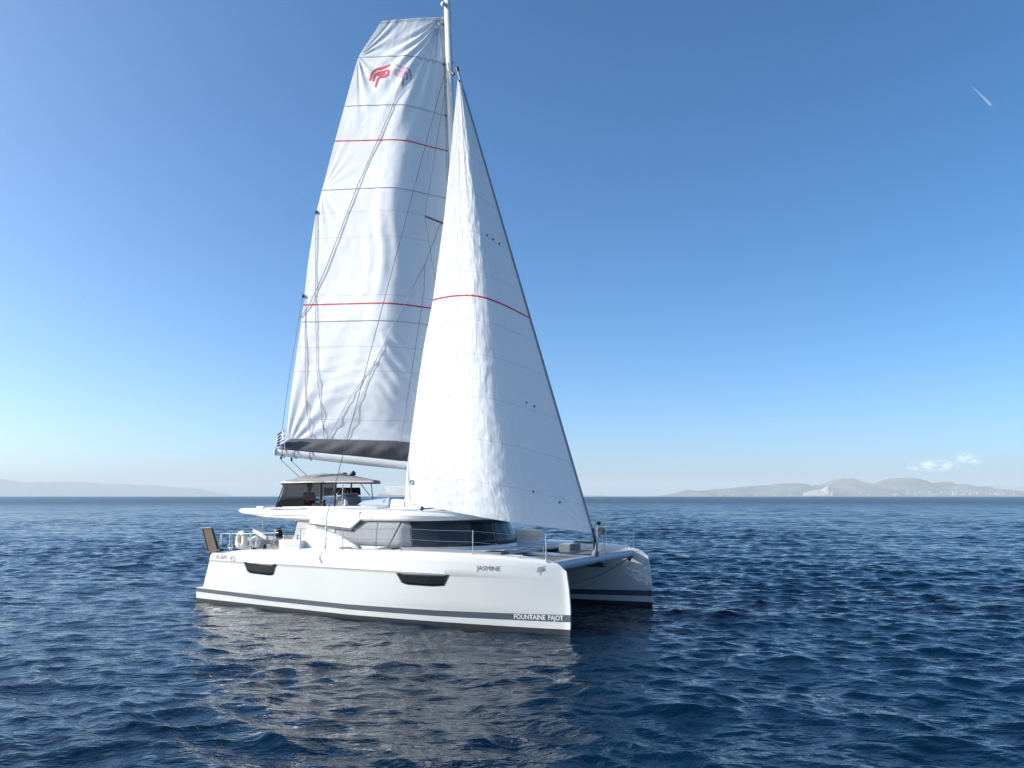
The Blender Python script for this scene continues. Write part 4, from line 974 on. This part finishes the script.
# outboard motor
om = on_board('outboard_motor', (-6.66, -.02, 1.60), label='black outboard motor tilted upright on the back of the dinghy', cat='outboard motor')
mb = MB(); mb.loft([[(r*cos(q), r*.75*sin(q), z) for q in np.linspace(0, 2*pi, 17)[:-1]] for r, z in ((.10, .28), (.17, .32), (.19, .42), (.18, .55), (.14, .62), (.05, .65))]); mb.build('cowling', M['black'], om, smooth=True, angle=60)
mb = MB(); mb.loft([[(r*cos(q), r*.8*sin(q), z) for q in np.linspace(0, 2*pi, 13)[:-1]] for r, z in ((.05, -.42), (.06, -.1), (.09, .1), (.08, .28))]); mb.build('shaft_leg', M['black'], om, smooth=True)
mb = MB(); mb.box(-.1, .1, -.08, .02, -.05, .14); mb.build('clamp_bracket', M['greyp'], om, bevel=.01)
for k in range(3):
    a_ = k*2*pi/3; mb = MB(); mb.hexa([(.05*cos(a_)-.02, .07, -.42+.05*sin(a_)), (.05*cos(a_)+.02, .07, -.42+.05*sin(a_)), (.05*cos(a_)+.02, .09, -.42+.05*sin(a_)), (.05*cos(a_)-.02, .09, -.42+.05*sin(a_)), (.12*cos(a_)-.03, .06, -.42+.12*sin(a_)), (.12*cos(a_)+.03, .1, -.42+.12*sin(a_)), (.12*cos(a_)+.03, .115, -.42+.12*sin(a_)), (.12*cos(a_)-.03, .075, -.42+.12*sin(a_))]); mb.build('propeller_blade', M['greyp'], om)
# towel hanging by the flybridge steps
tw = on_board('towel', (-3.46, -2.20, 2.62), label='brown and olive towel hanging under the roof edge beside the cockpit', cat='towel')
P = [[(-.10+.20*i/10+.015*sin(j), .025*sin(i*1.7+j*.3), -.02-.62*j/8) for i in range(11)] for j in range(9)]
mb = MB(); mb.grid(P); mb.build('cloth', M['towel'], tw, smooth=True, thick=.02)
mb = MB(); mb.tube([(-.14, 0, 0), (.14, 0, 0)], .014, 6); mb.build('hanging_rail', M['steel'], tw)
# Greek courtesy flag: stripes in one rippled cloth
fl = empty('flag', (0, 0, 0), label='small blue and white striped flag flying at the end of the boom', cat='flag')
hoist0 = onv(284.5, 428.5, -2.30); hoist1 = onv(285.0, 444, -2.30); fly_ = onv(275.5, 446, -2.25)-hoist1
fl.location = BM @ hoist1; fl.rotation_euler = (0, 0, BYAW)
mb = MB(); nx_, ny_ = 27, 18
def flag_pt(i, j):
    f = i/nx_; g = j/ny_; p = (hoist0-hoist1)*g+fly_*f*.95+Vector((0, 0, -.05*f-.16*f*g)); p += Vector((.3, -.9, 0))*(.045*sin(f*9+g*2)*f); return p
G = [[flag_pt(i, j) for j in range(ny_+1)] for i in range(nx_+1)]
for i in range(nx_):
    for j in range(ny_):
        st = j//2; blue = st % 2 == 0
        if i < 10 and j >= 8:
            cross = (3 <= i-1 <= 5) or (12 <= j <= 13); blue = not cross
        mb.cur = 0 if blue else 1; mb.add([G[i][j], G[i+1][j], G[i+1][j+1], G[i][j+1]], [(0, 1, 2, 3)])
mb.build('cloth', [M['bluep'], M['whitep']], fl, smooth=True, fixn=False)
mb = MB(); mb.tube([(hoist0-hoist1)*1.08, (0, 0, -.25)], .008, 5); mb.build('halyard', M['ropew'], fl)

# ---------------------------------------------------- the person at the helm
def skinned(name, joints, edges, mat, parent, root=0, sub=2):
    me = bpy.data.meshes.new(name); me.from_pydata([j[0] for j in joints], edges, []); o = bpy.data.objects.new(name, me); COL.objects.link(o); o.parent = parent
    md = o.modifiers.new('skin', 'SKIN'); md.use_smooth_shade = True
    for i, j in enumerate(joints):
        sv = me.skin_vertices[0].data[i]; r = j[1]; sv.radius = (r, r) if not isinstance(r, tuple) else r; sv.use_root = (i == root)
    s = o.modifiers.new('sub', 'SUBSURF'); s.levels = sub; s.render_levels = sub; me.materials.append(mat); return o
ps = on_board('person', (-3.98, -1.22, 3.045), label='person in a pink shirt seated at the helm under the grey canopy', cat='person')
J = [((0, 0, .06), (.13, .16)), ((.0, 0, .20), (.11, .15)), ((-.02, 0, .36), (.12, .17)), ((-.02, 0, .47), (.07, .09)), ((0, 0, .53), .05), ((.02, 0, .57), .06), ((.03, 0, .66), (.095, .08)), ((.03, 0, .74), (.075, .065)),
     ((-.02, -.19, .44), .06), ((.08, -.25, .22), .045), ((.32, -.20, .24), .036), ((.40, -.18, .27), (.02, .035)),
     ((-.02, .19, .44), .06), ((.08, .25, .22), .045), ((.32, .20, .24), .036), ((.40, .18, .27), (.02, .035)),
     ((.05, -.10, .05), .09), ((.45, -.13, .06), .07), ((.80, -.13, -.03), .045), ((.92, -.13, .03), .035),
     ((.05, .10, .05), .09), ((.45, .13, .06), .07), ((.80, .13, -.03), .045), ((.92, .13, .03), .035)]
J = [(tuple(c*.92 if i != 2 else c for i, c in enumerate(p)), r) for p, r in J]
E_ = [(0, 1), (1, 2), (2, 3), (3, 4), (4, 5), (5, 6), (6, 7), (2, 8), (8, 9), (9, 10), (10, 11), (2, 12), (12, 13), (13, 14), (14, 15), (0, 16), (16, 17), (17, 18), (18, 19), (0, 20), (20, 21), (21, 22), (22, 23)]
skinned('body', J, E_, M['skin'], ps)
skinned('shirt', [((0, 0, .08), (.145, .175)), ((0, 0, .20), (.125, .165)), ((-.02, 0, .36), (.135, .185)), ((-.02, 0, .45), (.085, .11)), ((-.02, -.19, .43), .075), ((.03, -.23, .31), .06), ((-.02, .19, .43), .075), ((.03, .23, .31), .06)], [(0, 1), (1, 2), (2, 3), (2, 4), (4, 5), (2, 6), (6, 7)], M['shirt'], ps)
skinned('shorts', [((0, 0, .05), (.15, .175)), ((.05, -.10, .05), .105), ((.34, -.125, .06), .09), ((.05, .10, .05), .105), ((.34, .125, .06), .09)], [(0, 1), (1, 2), (0, 3), (3, 4)], M['shorts'], ps)
mb = MB(); mb.sphere((.01, 0, .71), .115, .095, .10); mb.build('hair', M['hair'], ps, smooth=True)
mb = MB(); mb.tube([(.115, 0, .68), (.135, 0, .645), (.11, 0, .635)], [.012, .018, .012], 6); mb.build('nose', M['skin'], ps, smooth=True)
for sg in (-1, 1):
    mb = MB(); mb.sphere((.112, sg*.03, .68), .012, .014, .01, 8, 6); mb.build('eye', M['black'], ps, smooth=True)
    mb = MB(); mb.sphere((.03, sg*.085, .665), .02, .012, .032, 8, 6); mb.build('ear', M['skin'], ps, smooth=True)
    for k in range(5):
        x0, y0, z0 = .37, sg*(.135+.016*k)-0*sg, .245
        if k == 4: pts = [(.345, sg*.15, .265), (.375, sg*.125, .285), (.40, sg*.12, .28)]
        else: pts = [(.375, sg*(.15+.018*k), .255), (.415, sg*(.15+.018*k), .262-.004*k), (.435-.004*k, sg*(.15+.018*k), .235), (.42, sg*(.15+.018*k), .215)]
        mb = MB(); mb.tube(pts, [.011]+[.010]*(len(pts)-2)+[.007], 6); mb.build('finger', M['skin'], ps, smooth=True)
